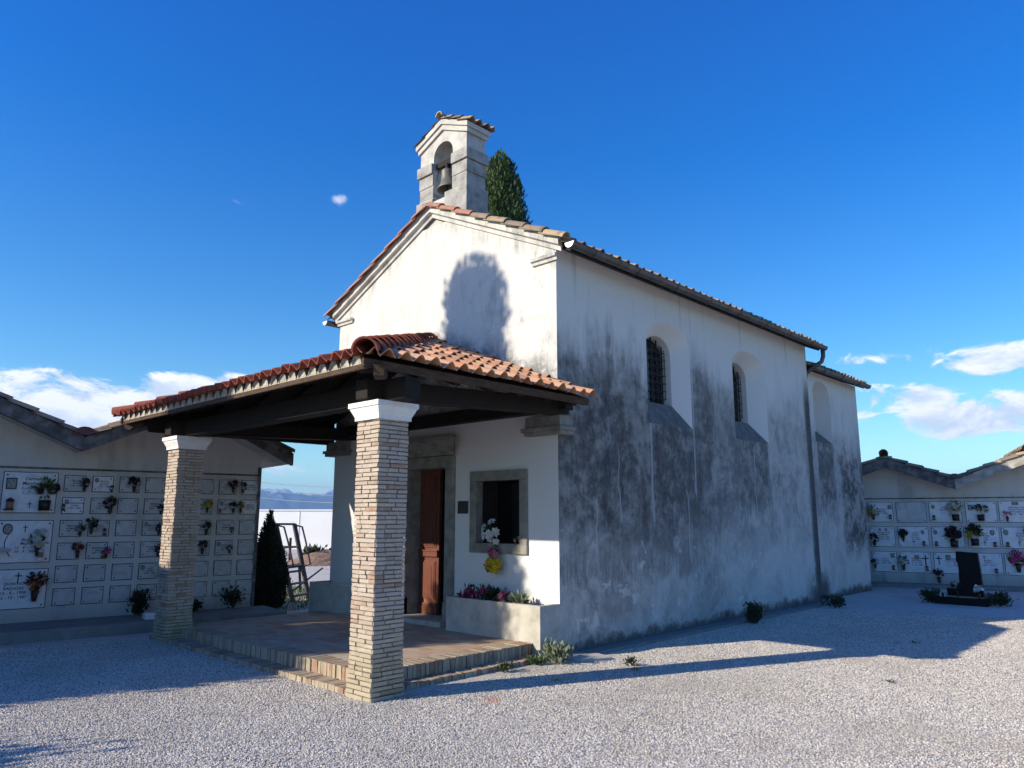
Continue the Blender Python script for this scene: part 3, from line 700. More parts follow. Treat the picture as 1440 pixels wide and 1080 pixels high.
# porch -----------------------------------------------------------
ex0, ex1, ey, ez0, ax, az0 = -5.82, .62, -3.50, 3.17, -2.6, 4.42
PR_ = MB(); sx = (az0 - ez0) / 3.22; sy = (az0 - ez0) / 3.5
lr = 3.22 * math.hypot(1, sx); lf = 3.5 * math.hypot(1, sy)
m = MB(); tiles(m, (ex1, 0.0, ez0), (0, -1, 0), (-1, 0, sx), 3.5, lr, clip=lambda v: (0, 3.5 - v / lr * 3.5), tw=.196, row=.375)
proof = m.build('porch_roof', M_tile, CH)
m = MB(); tiles(m, (ex0, 0.0, ez0), (0, -1, 0), (1, 0, sx), 3.5, lr, clip=lambda v: (0, 3.5 - v / lr * 3.5), tw=.196, row=.375); m.build('porch_roof', M_tile, CH)
m = MB(); tiles(m, (ex0, ey, ez0), (1, 0, 0), (0, 1, sy), 6.44, lf, clip=lambda v: (v / lf * 3.22, 6.44 - v / lf * 3.22), tw=.196, row=.375); m.build('porch_roof', M_hip, CH)
m = MB(); ridge(m, (ex1 - .04, ey + .04, ez0 + .0), (ax, -.02, az0 - .03), .115, .30, flat=1.1); ridge(m, (ex0 + .04, ey + .04, ez0 + .0), (ax, -.02, az0 - .03), .11, .33, flat=1.1); m.build('hip_tiles', M_hip, proof)
# boarding under the tiles
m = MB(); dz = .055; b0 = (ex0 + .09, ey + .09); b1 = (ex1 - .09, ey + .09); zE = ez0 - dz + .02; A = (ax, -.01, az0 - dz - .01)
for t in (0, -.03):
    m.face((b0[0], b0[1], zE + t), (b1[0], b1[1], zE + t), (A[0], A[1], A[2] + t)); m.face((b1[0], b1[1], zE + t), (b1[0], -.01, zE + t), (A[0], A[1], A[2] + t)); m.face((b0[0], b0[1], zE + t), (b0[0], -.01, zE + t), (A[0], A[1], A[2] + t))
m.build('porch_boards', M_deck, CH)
# eave boards and mortar teeth
m = MB(); m.box(ex1 - .13, ex1 - .085, ey + .06, -.02, zE - .085, zE + .0); o = m.build('eave_board', M_eave, CH, bevel=.006)
m = MB(); m.box(ex0 + .085, ex0 + .13, ey + .06, -.02, zE - .085, zE); m.build('eave_board', M_eave, CH, bevel=.006)
m = MB(); m.box(ex0 + .09, ex1 - .09, ey + .085, ey + .12, zE - .10, zE - .045); m.build('eave_board', M_eave, CH, bevel=.006)
m = MB(); nb = int(6.4 / .196)
for i in range(nb):
    u = ex0 + .1 + i * .196
    if u > ex1 - .25: break
    k = [(u + .0, zE - .045), (u + .19, zE - .045), (u + .155 + random.uniform(-.01, .01), zE + .03), (u + .125, zE + .068), (u + .07, zE + .068), (u + .04 + random.uniform(-.01, .01), zE + .03)]
    m.prism([(a - .098 + .0, b) for a, b in k], lambda x, z: (x, ey + .092, z), lambda x, z: (x, ey + .14, z))
m.build('eave_mortar', M_joint2, CH)
# beams
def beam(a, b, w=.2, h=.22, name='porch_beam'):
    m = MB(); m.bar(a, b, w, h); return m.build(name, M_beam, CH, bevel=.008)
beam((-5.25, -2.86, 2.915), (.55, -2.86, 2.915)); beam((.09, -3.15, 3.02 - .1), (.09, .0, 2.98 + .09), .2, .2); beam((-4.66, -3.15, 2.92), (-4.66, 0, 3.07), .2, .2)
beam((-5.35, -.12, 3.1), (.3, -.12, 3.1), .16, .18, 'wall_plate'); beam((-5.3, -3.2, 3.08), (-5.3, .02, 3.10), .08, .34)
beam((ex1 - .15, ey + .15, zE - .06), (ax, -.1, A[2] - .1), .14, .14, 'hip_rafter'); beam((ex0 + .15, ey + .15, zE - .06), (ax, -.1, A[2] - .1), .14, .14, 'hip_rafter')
for i in range(13):
    x = -5.45 + i * .485; yt = -.1 if abs(x - ax) < .1 else max(-3.3, -abs(x - ax) / 3.22 * 3.5)
    if yt < -3.2: yt = -3.2
    m = MB(); f = lambda y: ez0 - .14 + (y - ey) * sy; m.bar((x, ey + .12, f(ey + .12)), (x, yt, f(yt)), .09, .11); m.build('rafter', M_beam, CH)
    
for s in (0, 1):
    for i in range(7):
        y = -.25 - i * .49; hx = abs(y) / 3.5 * 3.22; g = lambda d: ez0 - .14 + d * sx
        m = MB()
        if s: m.bar((ex1 - .13, y, g(.13)), (ax + hx, y, g(3.22 - hx)), .09, .11)
        else: m.bar((ex0 + .13, y, g(.13)), (ax - hx, y, g(3.22 - hx)), .09, .11)
        m.build('rafter', M_beam, CH)
for x in (ex0 + .12, ex1 - .05):   # carved rafter tails at the corners
    m = MB(); k = -1 if x > -2 else 1
    m.prism([(0, 0), (.30, .02), (.30, -.06), (.22, -.10), (.16, -.08), (.10, -.13), (.03, -.10)], lambda a, z: (x + k * a * .7, ey + .14 + a * .7, zE - .06 + z), lambda a, z: (x + k * a * .7 + .07, ey + .14 + a * .7 - .07 * k, zE - .06 + z)); m.build('rafter_tail', M_eave, CH)
for k_ in (-1, 1):
    m = MB(); m.prism([(-2.6 + k_ * 3.2, 3.0), (-2.6 + k_ * 2.62, 3.0), (-2.6 + k_ * 2.62, 3.36), (-2.6 + k_ * 3.2, 3.12)], lambda x, z: (x, -.06, z), lambda x, z: (x, -.02, z)) if k_ < 0 else None
    if k_ < 0: m.build('sky_gap_infill', M_beam, CH)  # added dark infill, blocks the sky showing through the open left porch end
# brick pillars
def pillar(x0, y0, s=.37, ztop=2.68):
    p = MB(); p.box(x0 + .02, x0 + s - .02, y0 + .02, y0 + s - .02, -.3, ztop)
    o = p.build('porch_pillar', M_joint, CH)
    m = MB(); z = -.12; c = 0
    while z < ztop - .02:
        h = random.uniform(.031, .036); zz = min(z + h, ztop); fl = .012 * max(0, .35 - z) / .35
        a, b = x0 - fl, x0 + s + fl; cc, d = y0 - fl, y0 + s + fl; cut = [0, random.uniform(.4, .6) if c % 2 else random.uniform(.62, .72), 1] if random.random() < .6 else [0, random.uniform(.28, .36), random.uniform(.62, .7), 1]
        if c % 3 == 0: cut = [0, random.uniform(.3, .4), 1]
        for (t0, t1) in zip(cut, cut[1:]):
            for side in range(4):
                m.rnd = random.random(); o1 = random.uniform(-.007, .009); g = .005; dd = .1
                u0, u1 = t0 * (s + 2 * fl) + g, t1 * (s + 2 * fl) - g
                if side == 0: q = (a + u0, a + u1, cc + o1, cc + dd)
                elif side == 1: q = (a + u0, a + u1, d - dd, d + o1)
                elif side == 2: q = (a + o1, a + dd, cc + u0, cc + u1)
                else: q = (b - dd, b + o1, cc + u0, cc + u1)
                e = .0015 if side > 1 else 0
                m.box(q[0], q[1], q[2], q[3], z + e, zz - e, jit=.0028)
        z += h + random.uniform(.008, .0105); c += 1
    m.build('brickwork', M_brick, o)
    k = MB(); cx, cy = x0 + s / 2, y0 + s / 2; hs = s / 2
    pr = [(hs + .004, 2.62), (hs + .02, 2.622), (hs + .02, 2.655), (hs + .026, 2.67), (hs + .05, 2.72), (hs + .06, 2.745), (hs + .072, 2.75), (hs + .072, 2.80)]
    for (r0, z0), (r1, z1) in zip(pr, pr[1:]):
        A = [(cx + i * r0, cy + j * r0, z0) for i, j in ((-1, -1), (1, -1), (1, 1), (-1, 1))]; B = [(cx + i * r1, cy + j * r1, z1) for i, j in ((-1, -1), (1, -1), (1, 1), (-1, 1))]; loft(k, A, B)
    k.face(*[(cx + i * pr[-1][0], cy + j * pr[-1][0], 2.80) for i, j in ((-1, -1), (1, -1), (1, 1), (-1, 1))]); k.build('capital', M_cap, o)
pillar(-.115, -3.04); pillar(-4.86, -3.04)
# floor and the two brick steps
FX0, FX1, FY0, FZ = -4.95, -.12, -2.80, .14
m = MB(); m.box(FX0 + .1, FX1 - .24, FY0 + .24, 0, -.3, FZ); m.build('porch_floor', M_floor, CH)
def soldier(m, a, b, y_or_x, depth, zt, zb, axis, w=.06):
    u = a
    while u < b - .01:
        ww = random.uniform(w * .85, w * 1.15); e = min(u + ww, b); m.rnd = random.random(); o = random.uniform(-.008, .008); t = random.uniform(-.004, .004)
        if axis == 'x': m.box(u + .004, e - .004, y_or_x + o, y_or_x + depth, zb, zt + t, jit=.003)
        else: m.box(y_or_x - depth, y_or_x + o, u + .004, e - .004, zb, zt + t, jit=.003)
        u = e
m = MB(); soldier(m, FX0, FX1, FY0, .24, FZ + .003, .0, 'x'); soldier(m, FY0 + .24, -.38, FX1, .24, FZ + .003, .0, 'y'); m.rnd = .3; m.box(FX0 + .05, FX1 - .02, FY0 + .02, 0, -.2, .10); m.build('upper_step', M_step, CH)
m = MB(); soldier(m, FX0 - .12, .08, -3.01, .22, .012, -.12, 'x'); soldier(m, -2.79, -.30, .08, .21, .012, -.12, 'y'); m.rnd = .3; m.box(FX0 - .08, .06, -2.98, -.3, -.2, -.02); m.build('lower_step', M_step, CH)
# planters under the windows
for a, b in ((-1.72, .005), (-5.22, -3.45)):
    m = MB(); m.box(a, b, -.38, -.005, -.2, .50); h = .075
    m.box(a, b, -.38, -.38 + h, .5, .585); m.box(a, a + h, -.38 + h, -.005, .5, .585); m.box(b - h, b, -.38 + h, -.005, .5, .585)
    o = m.build('planter_box', M_conc, CH); e = MB(); e.face((a + h, -.305, .54), (b - h, -.305, .54), (b - h, -.005, .54), (a + h, -.005, .54)); e.build('soil', M_earth, o)
# kerb slab along the flank
m = MB(); m.box(.0, .30, -.02, 8.1, -.3, GZ + .03, jit=.01); m.build('foundation_ledge', M_kerb, CH, bevel=.01)

SG = MB(); SG.box(-1.91, -1.70, -.02, 0, 1.71, 1.89); tag(SG.build('plaque', simple('bronze_plaque', (.07, .065, .05), .45, .3, 30, .4, .003, metal=.5), bevel=.003), 'small square bronze plaque on the wall between door and window', 'plaque')

# ------------------------------------------------------------------ foliage
def leaf(m, p, d, l, w, nrm=None):
    d = Vector(d).normalized(); s = d.cross(nrm if nrm else Vector([random.gauss(0, 1) for _ in range(3)])); s.normalize()
    m.rnd = random.random(); m.face(p, p + d * l * .45 + s * w / 2, p + d * l, p + d * l * .45 - s * w / 2)
def cypress(name, label, loc, prof, n=9000, lsz=.16, group=None, lean=0, seed=1, core=.8, lm=None):
    """prof: list of (z, radius)"""
    random.seed(seed); T = thing(name, label, 'cypress', loc, 0, group); T_ = Vector(loc)
    t = MB(); zt = prof[-1][0]; t.tube([T_, T_ + Vector((0, 0, zt * .5)), T_ + Vector((0, 0, zt * .93))], [max(.05, prof[0][1] * .13), .08, .02], 10); t.build('trunk', M_bark, T)
    m = MB()
    def rad(z):
        for (a, ra), (b, rb) in zip(prof, prof[1:]):
            if a <= z <= b: return ra + (rb - ra) * (z - a) / (b - a)
        return 0
    z0 = prof[0][0]
    ph = random.uniform(0, 9)
    def rr(z, a): 
        q = mn.noise(Vector((math.cos(a) * 1.6 + ph, math.sin(a) * 1.6, z * 1.1))) * .22 + mn.noise(Vector((math.cos(a) * 4 + ph, math.sin(a) * 4, z * 3))) * .16
        return rad(z) * (1 + q)
    # ragged inner mass of foliage
    K = 20; J = 40
    for j in range(J):
        for k in range(K):
            P = []
            for jj, kk in ((j, k), (j, k + 1), (j + 1, k + 1), (j + 1, k)):
                z = z0 + (zt * .98 - z0) * jj / J; a = 2 * PI * (kk % K) / K; r = rr(z, a) * core; P.append(T_ + Vector((r * math.cos(a), r * math.sin(a), z)))
            m.rnd = random.random() * .25; m.face(*P)
    H = sum((rad(z0 + (zt - z0) * i / 20)) for i in range(21))
    ws = [rad(z0 + (zt - z0) * (i + .5) / 60) + .03 for i in range(60)]
    zs = random.choices(range(60), ws, k=n)
    for i in zs:
        z = z0 + (zt - z0) * (i + random.random()) / 60; a = random.uniform(0, 2 * PI); r = rr(z, a) * random.uniform(.74, 1.03) * (1.12 if seed != 3 and random.random() < .12 else 1)
        p = T_ + Vector((r * math.cos(a), r * math.sin(a), z)); d = Vector((math.cos(a) * .45, math.sin(a) * .45, 1)) + Vector([random.gauss(0, .28) for _ in range(3)])
        leaf(m, p, d, lsz * random.uniform(.6, 1.4), lsz * .42)
    m.build('crown', lm or M_cyp, T); return T
k1 = .903
c0 = Vector((-1.6, 0, 0)) - SUNH * (10 / SUNH.length)
prof = [(.1, 1.75), (1.7, 1.75), (2.9, 1.5), (3.7, 1.32), (4.35, 1.22), (5.1, 1.03), (5.5, .92), (7, .78), (8.0, .68), (8.5, .64), (9.0, .62), (9.5, .56), (9.75, .44), (9.92, .26), (9.97, .0)]
cypress('cypress_tree', 'tall cypress left of the photographer whose shadow falls on the chapel front', (c0.x, c0.y, GZ), [(a + .03, b) for a, b in prof], 16000, .15, seed=3, core=.9)
cypress('cypress_tree', 'tall dark green cypress rising behind the bell gable', (-7.75, 6.75, GZ), [(.3, .8), (3, 1.2), (7, 1.1), (9.2, .86), (10.4, .70), (11.0, .54), (11.5, .38), (11.85, .2), (12.0, .04)], 30000, .13, seed=5)
cypress('cypress_bush', 'young dark cypress growing against the end of the left columbarium', (-7.22, -.08, GZ), [(.0, .30), (.5, .38), (.9, .30), (1.3, .17), (1.6, .07), (1.80, .02)], 7000, .06, seed=9, lm=M_cypd)

def bush(name, label, cat, loc, r, h, n, lm, ls=.05, seed=1, stems=5, group=None, up=.6):
    random.seed(seed); T = thing(name, label, cat, loc, 0, group); L0 = Vector(loc); st = MB(); m = MB(); tips = []
    for i in range(stems):
        a = random.uniform(0, 6.28); q = random.uniform(.2, 1); tip = L0 + Vector((r * q * math.cos(a), r * q * math.sin(a), h * random.uniform(.7, 1))); tips.append(tip)
        st.tube([L0, L0.lerp(tip, .5) + Vector((0, 0, h * .08)), tip], [.006 + h * .008, .005, .002], 5)
    st.build('stem', M_bark, T)
    for i in range(n):
        t = random.choice(tips); q = random.uniform(.15, 1); p = L0.lerp(t, q) + Vector([random.gauss(0, r * .28), random.gauss(0, r * .28), random.gauss(0, h * .1)])
        if p.z < L0.z + .005: p.z = L0.z + .01
        d = (p - L0).normalized() + Vector([random.gauss(0, .5), random.gauss(0, .5), up]); leaf(m, p, d, ls * random.uniform(.6, 1.4), ls * .45)
    m.build('foliage', lm, T); return T
bush('shrub', 'small dark round shrub at the foot of the stained chapel flank', 'shrub', (.42, 4.35, GZ), .15, .29, 700, M_leafd, .06, 21, 9)
bush('weed_clump', 'low dark weed clump at the far foot of the chapel flank by the chancel', 'weeds', (.55, 7.5, GZ), .2, .22, 350, M_leafd, .06, 22, 7)
bush('weed_clump', 'silvery green weeds growing at the corner of the planter and the chapel', 'weeds', (.26, -.38, GZ), .17, .2, 330, M_leafs, .075, 23, 8)
bush('weed_clump', 'yellowish green weed tuft beside the end of the lower brick step', 'weeds', (.16, -.62, GZ), .1, .07, 160, M_leaf, .05, 24, 7)
bush('weed_clump', 'small sparse weeds in front of the lower brick step', 'weeds', (.18, -1.2, GZ), .1, .08, 80, M_leafd, .05, 25, 7)
bush('weed_clump', 'tiny weed sprig beside the loose stone slab', 'weeds', (1.0, .1, GZ), .09, .08, 90, M_leafd, .04, 26, 5)
for i, (p, lab, lm, n) in enumerate((((893, 943), 'dry yellow grass tuft beside the narrow pillar shadow on the gravel', M_dry, 90), ((1253, 960), 'single small green weed in the sunny gravel', M_leaf, 26), ((780, 958), 'few dry grass blades on the shadow edge near the weeds', M_dry, 50), ((1288, 905), 'dark small weed inside the chapel shadow on the gravel', M_leafd, 24))):
    r_ = ray(*p); q = CP + r_ * ((GZ - CP.z) / r_.z); bush('grass_tuft', lab, 'weeds', tuple(q), .06, .02, n, lm, .024, 40 + i, 5, up=.3)
bush('shrub', 'leafy shrub left of the photographer whose shadow touches the bottom left gravel', 'shrub', (-1.95, -9.55, GZ), .42, 1.72, 5000, M_leafd, .14, 31, 26)
# loose slab of stone by the corner
m = MB(); m.prism([(.08, -.2), (.45, -.14), (.62, .25), (.34, .34), (.1, .15)], lambda x, y: (x, y, GZ - .02), lambda x, y: (x, y, GZ + .035)); tag(m.build('stone_slab', M_conc, bevel=.01), 'loose buff stone slab lying at the chapel corner in the gravel', 'stone slab')

# ------------------------------------------------------------------ flowers
def blossom(m, p, nrm, r, k=7):
    nrm = Vector(nrm).normalized(); a = nrm.cross(Vector((.3, .2, 1))).normalized(); b = nrm.cross(a)
    for i in range(k):
        t = 2 * PI * i / k + random.random() * .5; d = a * math.cos(t) + b * math.sin(t); s = nrm.cross(d); m.rnd = random.random()
        m.face(p, p + d * r * .6 + s * r * .34 + nrm * r * .25, p + d * r + nrm * r * .12, p + d * r * .6 - s * r * .34 + nrm * r * .25)
def bouquet(label, pos, nrm, r, cols, n=9, vase='cone', lm=None, name='flower_vase', group=None, tall=1., vm=None, leaves=60, br=None, seed=None, cat='flowers'):
    """flowers in a small vase fixed at pos (bottom of the vase)"""
    random.seed(seed if seed is not None else hash(label) % 9999 if False else sum(map(ord, label)))
    pos = Vector(pos); nrm = Vector(nrm).normalized(); T = thing(name, label, cat, tuple(pos), 0, group)
    vh = 0
    if vase:
        vh = r * 1.15; v = MB(); v.smooth = True; vr = r * .36
        if vase == 'cone': v.lathe([(vr * .55, 0), (vr * .6, vh * .1), (vr * .8, vh * .5), (vr, vh), (vr * .85, vh), (vr * .6, vh * .3)], pos, 12)
        elif vase == 'box': v.lathe([(vr * 1.6, 0), (vr * 1.8, vh * .8), (vr * 1.6, vh * .8), (vr * 1.4, .01)], pos, 4, Matrix.Rotation(R(45) + math.atan2(nrm.y, nrm.x), 3, 'Z'))
        v.build('vase', vm or M_bronze, T)
    c = pos + Vector((0, 0, vh + r * .7)) ; lv = MB()
    for i in range(leaves):
        d = Vector([random.gauss(0, 1), random.gauss(0, 1), random.gauss(.35, .8) * tall]); d = d.normalized(); d -= nrm * min(0, d.dot(nrm)) * 1.
        p = c + Vector((d.x, d.y, d.z * tall)) * r * random.uniform(.1, .85); leaf(lv, p, d + Vector((0, 0, .3)), r * .5, r * .22)
    lv.build('leaves', lm or M_leafd, T)
    byc = {}
    for i in range(n):
        cc = random.choice(cols); d = Vector([random.gauss(0, 1), random.gauss(0, 1), random.gauss(.2, .8)]).normalized(); 
        if d.dot(nrm) < 0: d -= nrm * d.dot(nrm) * 1.7
        p = c + Vector((d.x, d.y, d.z * tall)) * r * random.uniform(.55, 1); blossom(byc.setdefault((cc, i if n <= 16 else 0), MB()), p, d + nrm * .6, (br or r * .34) * random.uniform(.75, 1.2))
    for (cc, _), m_ in byc.items(): m_.build('flower' if n <= 16 else 'flowers', petal(cc), T)
    return T
FN = (0, -1, 0)
bouquet('white lily spray standing on the sill of the chapel window', (-1.12, -.10, 1.33), FN, .14, ['white'], 10, None, M_leafd, tall=1.4, br=.062, leaves=40)
bouquet('bright pink flower bunch just above the yellow one on the window frame', (-1.06, -.12, 1.12), FN, .085, ['pink', 'rose'], 26, None, M_leafd, br=.04, leaves=50)
bouquet('round yellow chrysanthemum bunch hanging below the chapel window', (-1.06, -.12, .93), FN, .12, ['yellow'], 70, None, M_leafd, br=.05, leaves=60, tall=.8)
bouquet('tiny pale flowers in the dark right corner of the chapel window', (-.78, .06, 1.30), FN, .07, ['salmon', 'cream'], 5, None, M_leafd, br=.03, leaves=25)
bouquet('dark magenta cyclamen at the left end of the planter', (-1.42, -.22, .50), FN, .15, ['magenta', 'darkred', 'magenta'], 22, None, M_leafd, br=.05, leaves=90, name='potted_flowers')
bouquet('pink tipped cyclamen behind the dark ones near the left end of the planter', (-1.22, -.14, .54), FN, .13, ['pink', 'magenta'], 9, None, M_leaf, br=.045, leaves=90, name='potted_flowers')
bouquet('mostly green leafy plant in the middle of the planter', (-.98, -.2, .50), FN, .15, ['magenta'], 3, None, M_leafd, br=.04, leaves=260, name='potted_flowers')
bouquet('cyclamen with one bright pink bloom right of the middle of the planter', (-.74, -.22, .50), FN, .14, ['pink', 'rose'], 8, None, M_leafd, br=.055, leaves=130, name='potted_flowers')
bouquet('pale green leafy plant at the right end of the flowers in the planter', (-.50, -.2, .48), FN, .15, ['white'], 1, None, M_leafs, br=.03, leaves=220, name='potted_flowers', tall=.8)

# ------------------------------------------------------------------ columbaria
_txt = {}
def text_mesh(s, size, shear=0):
    cu = bpy.data.curves.new('t', 'FONT'); cu.body = s; cu.size = size; cu.align_x = 'CENTER'; cu.align_y = 'CENTER'; cu.space_line = 1.05; cu.shear = shear; cu.resolution_u = 2; cu.offset = size * .012
    o = bpy.data.objects.new('t', cu); COL.objects.link(o); dg = bpy.context.evaluated_depsgraph_get(); dg.update()
    me = bpy.data.meshes.new_from_object(o.evaluated_get(dg)); bpy.data.objects.remove(o); return me
class Colum:
    def __init__(s, name, label, P, ang, flip=1):
        s.a = R(ang); s.P = Vector(P); s.T = thing(name, label, 'columbarium', (s.P.x, s.P.y, GZ), s.a)
        s.N = Vector((math.sin(s.a), -math.cos(s.a), 0)); s.D = Vector((math.cos(s.a), math.sin(s.a), 0))
    def w(s, u, d, z): return s.P + s.D * u + s.N * d + Vector((0, 0, z - s.P.z))
    def box(s, m, u0, u1, d0, d1, z0, z1):
        P = [s.w(u, d, z) for z in (z0, z1) for d in (d0, d1) for u in (u0, u1)]; m.add(P, [(0, 1, 3, 2), (4, 6, 7, 5), (0, 4, 5, 1), (2, 3, 7, 6), (0, 2, 6, 4), (1, 5, 7, 3)])
    def slab(s, u, z, wd, h, lines=None, shear=0, photo=None, cross=None, studs='4', mt=None, ts=.045, tx=0, ty=0, dark=False, label=None):
        """marble slab with its lettering; z = top edge"""
        m = MB(); s.box(m, u, u + wd, .0, .022, z - h, z); o = m.build('memorial_slab', mt or (M_marble if lines else M_slab), s.T, bevel=.003)
        j = MB(); s.box(j, u - .012, u + wd + .012, -.02, .006, z - h - .012, z + .012); j.build('slab_joint', M_fasc, o)
        e = .04 if wd > .4 else .032
        pos = {'4': [(e, e), (wd - e, e), (e, h - e), (wd - e, h - e)], '2': [(wd - e, e), (e, h - e)], '1': [(wd - e, e)], '0': []}[studs]
        for (a, b) in pos:
            k = MB(); r = .011 if wd > .4 else .0085; s.box(k, u + a - r, u + a + r, .02, .032, z - b - r, z - b + r); k.build('stud', M_ink, o)
        if lines:
            me = text_mesh('\n'.join(lines), ts, shear); me.materials.append(M_ink)
            t = bpy.data.objects.new('lettering', me); COL.objects.link(t); t.parent = o
            c = s.w(u + wd / 2 + tx, .0245, z - h / 2 + ty); M = Matrix((( s.D.x, 0, s.N.x, c.x), (s.D.y, 0, s.N.y, c.y), (0, 1, 0, c.z), (0, 0, 0, 1)))
            t.matrix_basis = wmat(o).inverted() @ M
        for ph in (photo or []):
            a, b, w_, h_, kind = ph; k = MB(); n = 14
            if kind == 'o': pts = [(a + w_ / 2 * math.cos(2 * PI * q / n), b + h_ / 2 * math.sin(2 * PI * q / n)) for q in range(n)]
            else: pts = [(a - w_ / 2, b - h_ / 2), (a + w_ / 2, b - h_ / 2), (a + w_ / 2, b + h_ / 2), (a - w_ / 2, b + h_ / 2)]
            k.prism(pts, lambda p, q: s.w(u + p, .020, z - q), lambda p, q: s.w(u + p, .032, z - q)); f = k.build('portrait_frame', M_ink, o)
            k = MB(); k.prism([((p - a) * .8 + a, (q - b) * .8 + b) for p, q in pts], lambda p, q: s.w(u + p, .030, z - q), lambda p, q: s.w(u + p, .036, z - q)); k.build('portrait', M_photo, f)
        for (a, b, hh) in (cross or []):
            k = MB(); s.box(k, u + a - hh * .05, u + a + hh * .05, .02, .030, z - b - hh, z - b); s.box(k, u + a - hh * .3, u + a + hh * .3, .021, .031, z - b - hh * .36, z - b - hh * .26); k.build('cross', M_ink, o)
        return o
    def roof(s, pts, th, over, back, fm, fm2=None):
        """pts: zig-zag (u,z) of the roof top.  fascia band, tiled slopes, soffit"""
        for i, ((a, za), (b, zb_)) in enumerate(zip(pts, pts[1:])):
            mt = fm[i] if isinstance(fm, list) else fm
            m = MB(); poly = [(a, za - .03), (b, zb_ - .03), (b, zb_ - th), (a, za - th)]
            m.prism(poly, lambda u, z: s.w(u, over, z), lambda u, z: s.w(u, over - .12, z)); m.build('fascia', mt, s.T)
            k = MB(); k.prism([(a, za - .06), (b, zb_ - .06), (b, zb_ - th + .03), (a, za - th + .03)], lambda u, z: s.w(u, over - .12, z), lambda u, z: s.w(u, -back, z)); o = k.build('roof_slab', M_cream, s.T)
            t = MB(); lo, hi = ((a, za), (b, zb_)) if za < zb_ else ((b, zb_), (a, za)); A_ = s.w(lo[0], over + .05, lo[1] + .0); B_ = s.w(hi[0], over + .05, hi[1] + .0)
            tiles(t, A_, -s.N, B_ - A_, over + back + .05, (B_ - A_).length, tw=.2, row=.36, amp=.035); t.build('roof_tiles', M_old, s.T)
    def wall(s, u0, u1, zt, topf, back):
        m = MB(); n = len(topf)
        P1 = [(u0, -.1)] + [(u1, -.1)] + [(u, z) for u, z in reversed(topf)]
        m.prism(P1, lambda u, z: s.w(u, 0, z), lambda u, z: s.w(u, -back, z)); return m

LC = Colum('columbarium', 'cream columbarium with zigzag tiled roof on the left behind the porch', (-6.999, -4.397, .12), 81)
T1 = [(-4.15, 2.90), (-2.52, 3.66), (-.89 + .0, 2.90 + .0)]
lp = [(-5.0, 2.52), (-4.15, 2.90)]
zig = [(-5.78, 2.88), (-4.15, 3.62), (-2.52, 2.88), (-.89, 3.62), (.74, 2.88), (2.37, 3.62), (4.0, 2.88 - .08)]
LC.wall(-5.7, 3.68, 0, [(-5.7, 2.74), (-4.15, 3.45), (-2.52, 2.71), (-.89, 3.45), (.74, 2.71), (2.37, 3.45), (3.68, 2.79)], 2.2).build('wall', M_cream, LC.T)
LC.roof(zig, .24, .75, 2.3, M_fasc)
m = MB(); LC.box(m, -5.6, 3.68, 0.001, .012, 2.39, 2.42); m.build('ledge_shade_line', M_fasc, LC.T)  # thin dark strip standing in for the shading line of a slight ledge
for uu in (.74, -2.52):
    m = MB(); m.prism([(uu + .17 * math.cos(PI * k / 12), 2.87 + .14 * math.sin(PI * k / 12)) for k in range(13)], lambda u, z: LC.w(u, .77, z), lambda u, z: LC.w(u, -2.2, z)); m.build('valley_drum', simple('rust_red_drum%g' % uu, (.12, .055, .04), .8, .3, 6), LC.T)
m = MB(); LC.box(m, -5.6, 2.55, -.02, 1.05, GZ - .1, .12); LC.box(m, 2.55, 3.9, -.02, 1.08, GZ - .1, .118); m.build('kerb_step', M_kerb, LC.T, bevel=.01)
for uu in (3.66,):
    m = MB(); LC.box(m, uu - .02, uu + .035, -.03, .03, .12, 2.55); m.build('corner_trim', M_fasc, LC.T)
bigx = -.165
LC.slab(bigx, 2.33, .69, .60, ['Carmela', 'Marchetto', '1.-10.-1902', '1.-7.-1995'], .35, [(.10, .17, .14, .17, 'r')], [(.36, .44, .10)], '4', ts=.068, tx=.03, ty=.1)
LC.slab(bigx, 1.605, .69, .61, ['Bruna', 'Madriz', '12 · 4 · 1938', '20 · 9 · 2004'], .35, [(.12, .12, .13, .16, 'o')], [(.34, .06, .11)], '4', ts=.055, tx=.02, ty=-.06)
LC.slab(bigx, .885, .69, .56, ['QUIRINO', 'BADASIN', '12 - 8 - 1908', '22 - 10 - 1987'], 0, None, [(.32, .04, .15)], '4', ts=.062, tx=-.07, ty=-.02)
for z in (2.33, 1.605, .885): LC.slab(bigx - .78, z, .69, .6, ['MARIA', 'VISINTIN', '1911 - 1990'], 0, None, [(.34, .05, .12)], '4', ts=.06)
# ornament on the middle large slab: a curved branch
m = MB(); m.tube([LC.w(bigx + .14 - .06 * math.sin(t * 3.2) + .04 * t, .03, 1.605 - .19 - .33 * t) for t in [k / 12 for k in range(13)]], .006, 5); LCorn = m.build('branch_ornament', M_ink, LC.T)
NM = ['SVAUT', 'ALESSANDRINA', 'MARCUZZI', 'TONEATTO', 'COMELLI', 'PERESSON', 'BERTOLI', 'ZUCCHI', 'ROMANO', 'LUIGIA', 'PIETRO', 'ANNA', 'GINO', 'ELENA', 'BRUNO', 'TERESA']
cx_ = [.63, 1.02, 1.41, 1.80, 2.20, 2.59, 2.98, 3.37]; rz_ = [2.30, 1.955, 1.605, 1.26, .915, .575]
kind = ['TTTBBBTT', 'TTBTBTTT', 'TTBTBTTB', 'BTBTBTTB', 'BBBTBBBB', 'BBBTBBBB']
random.seed(11)
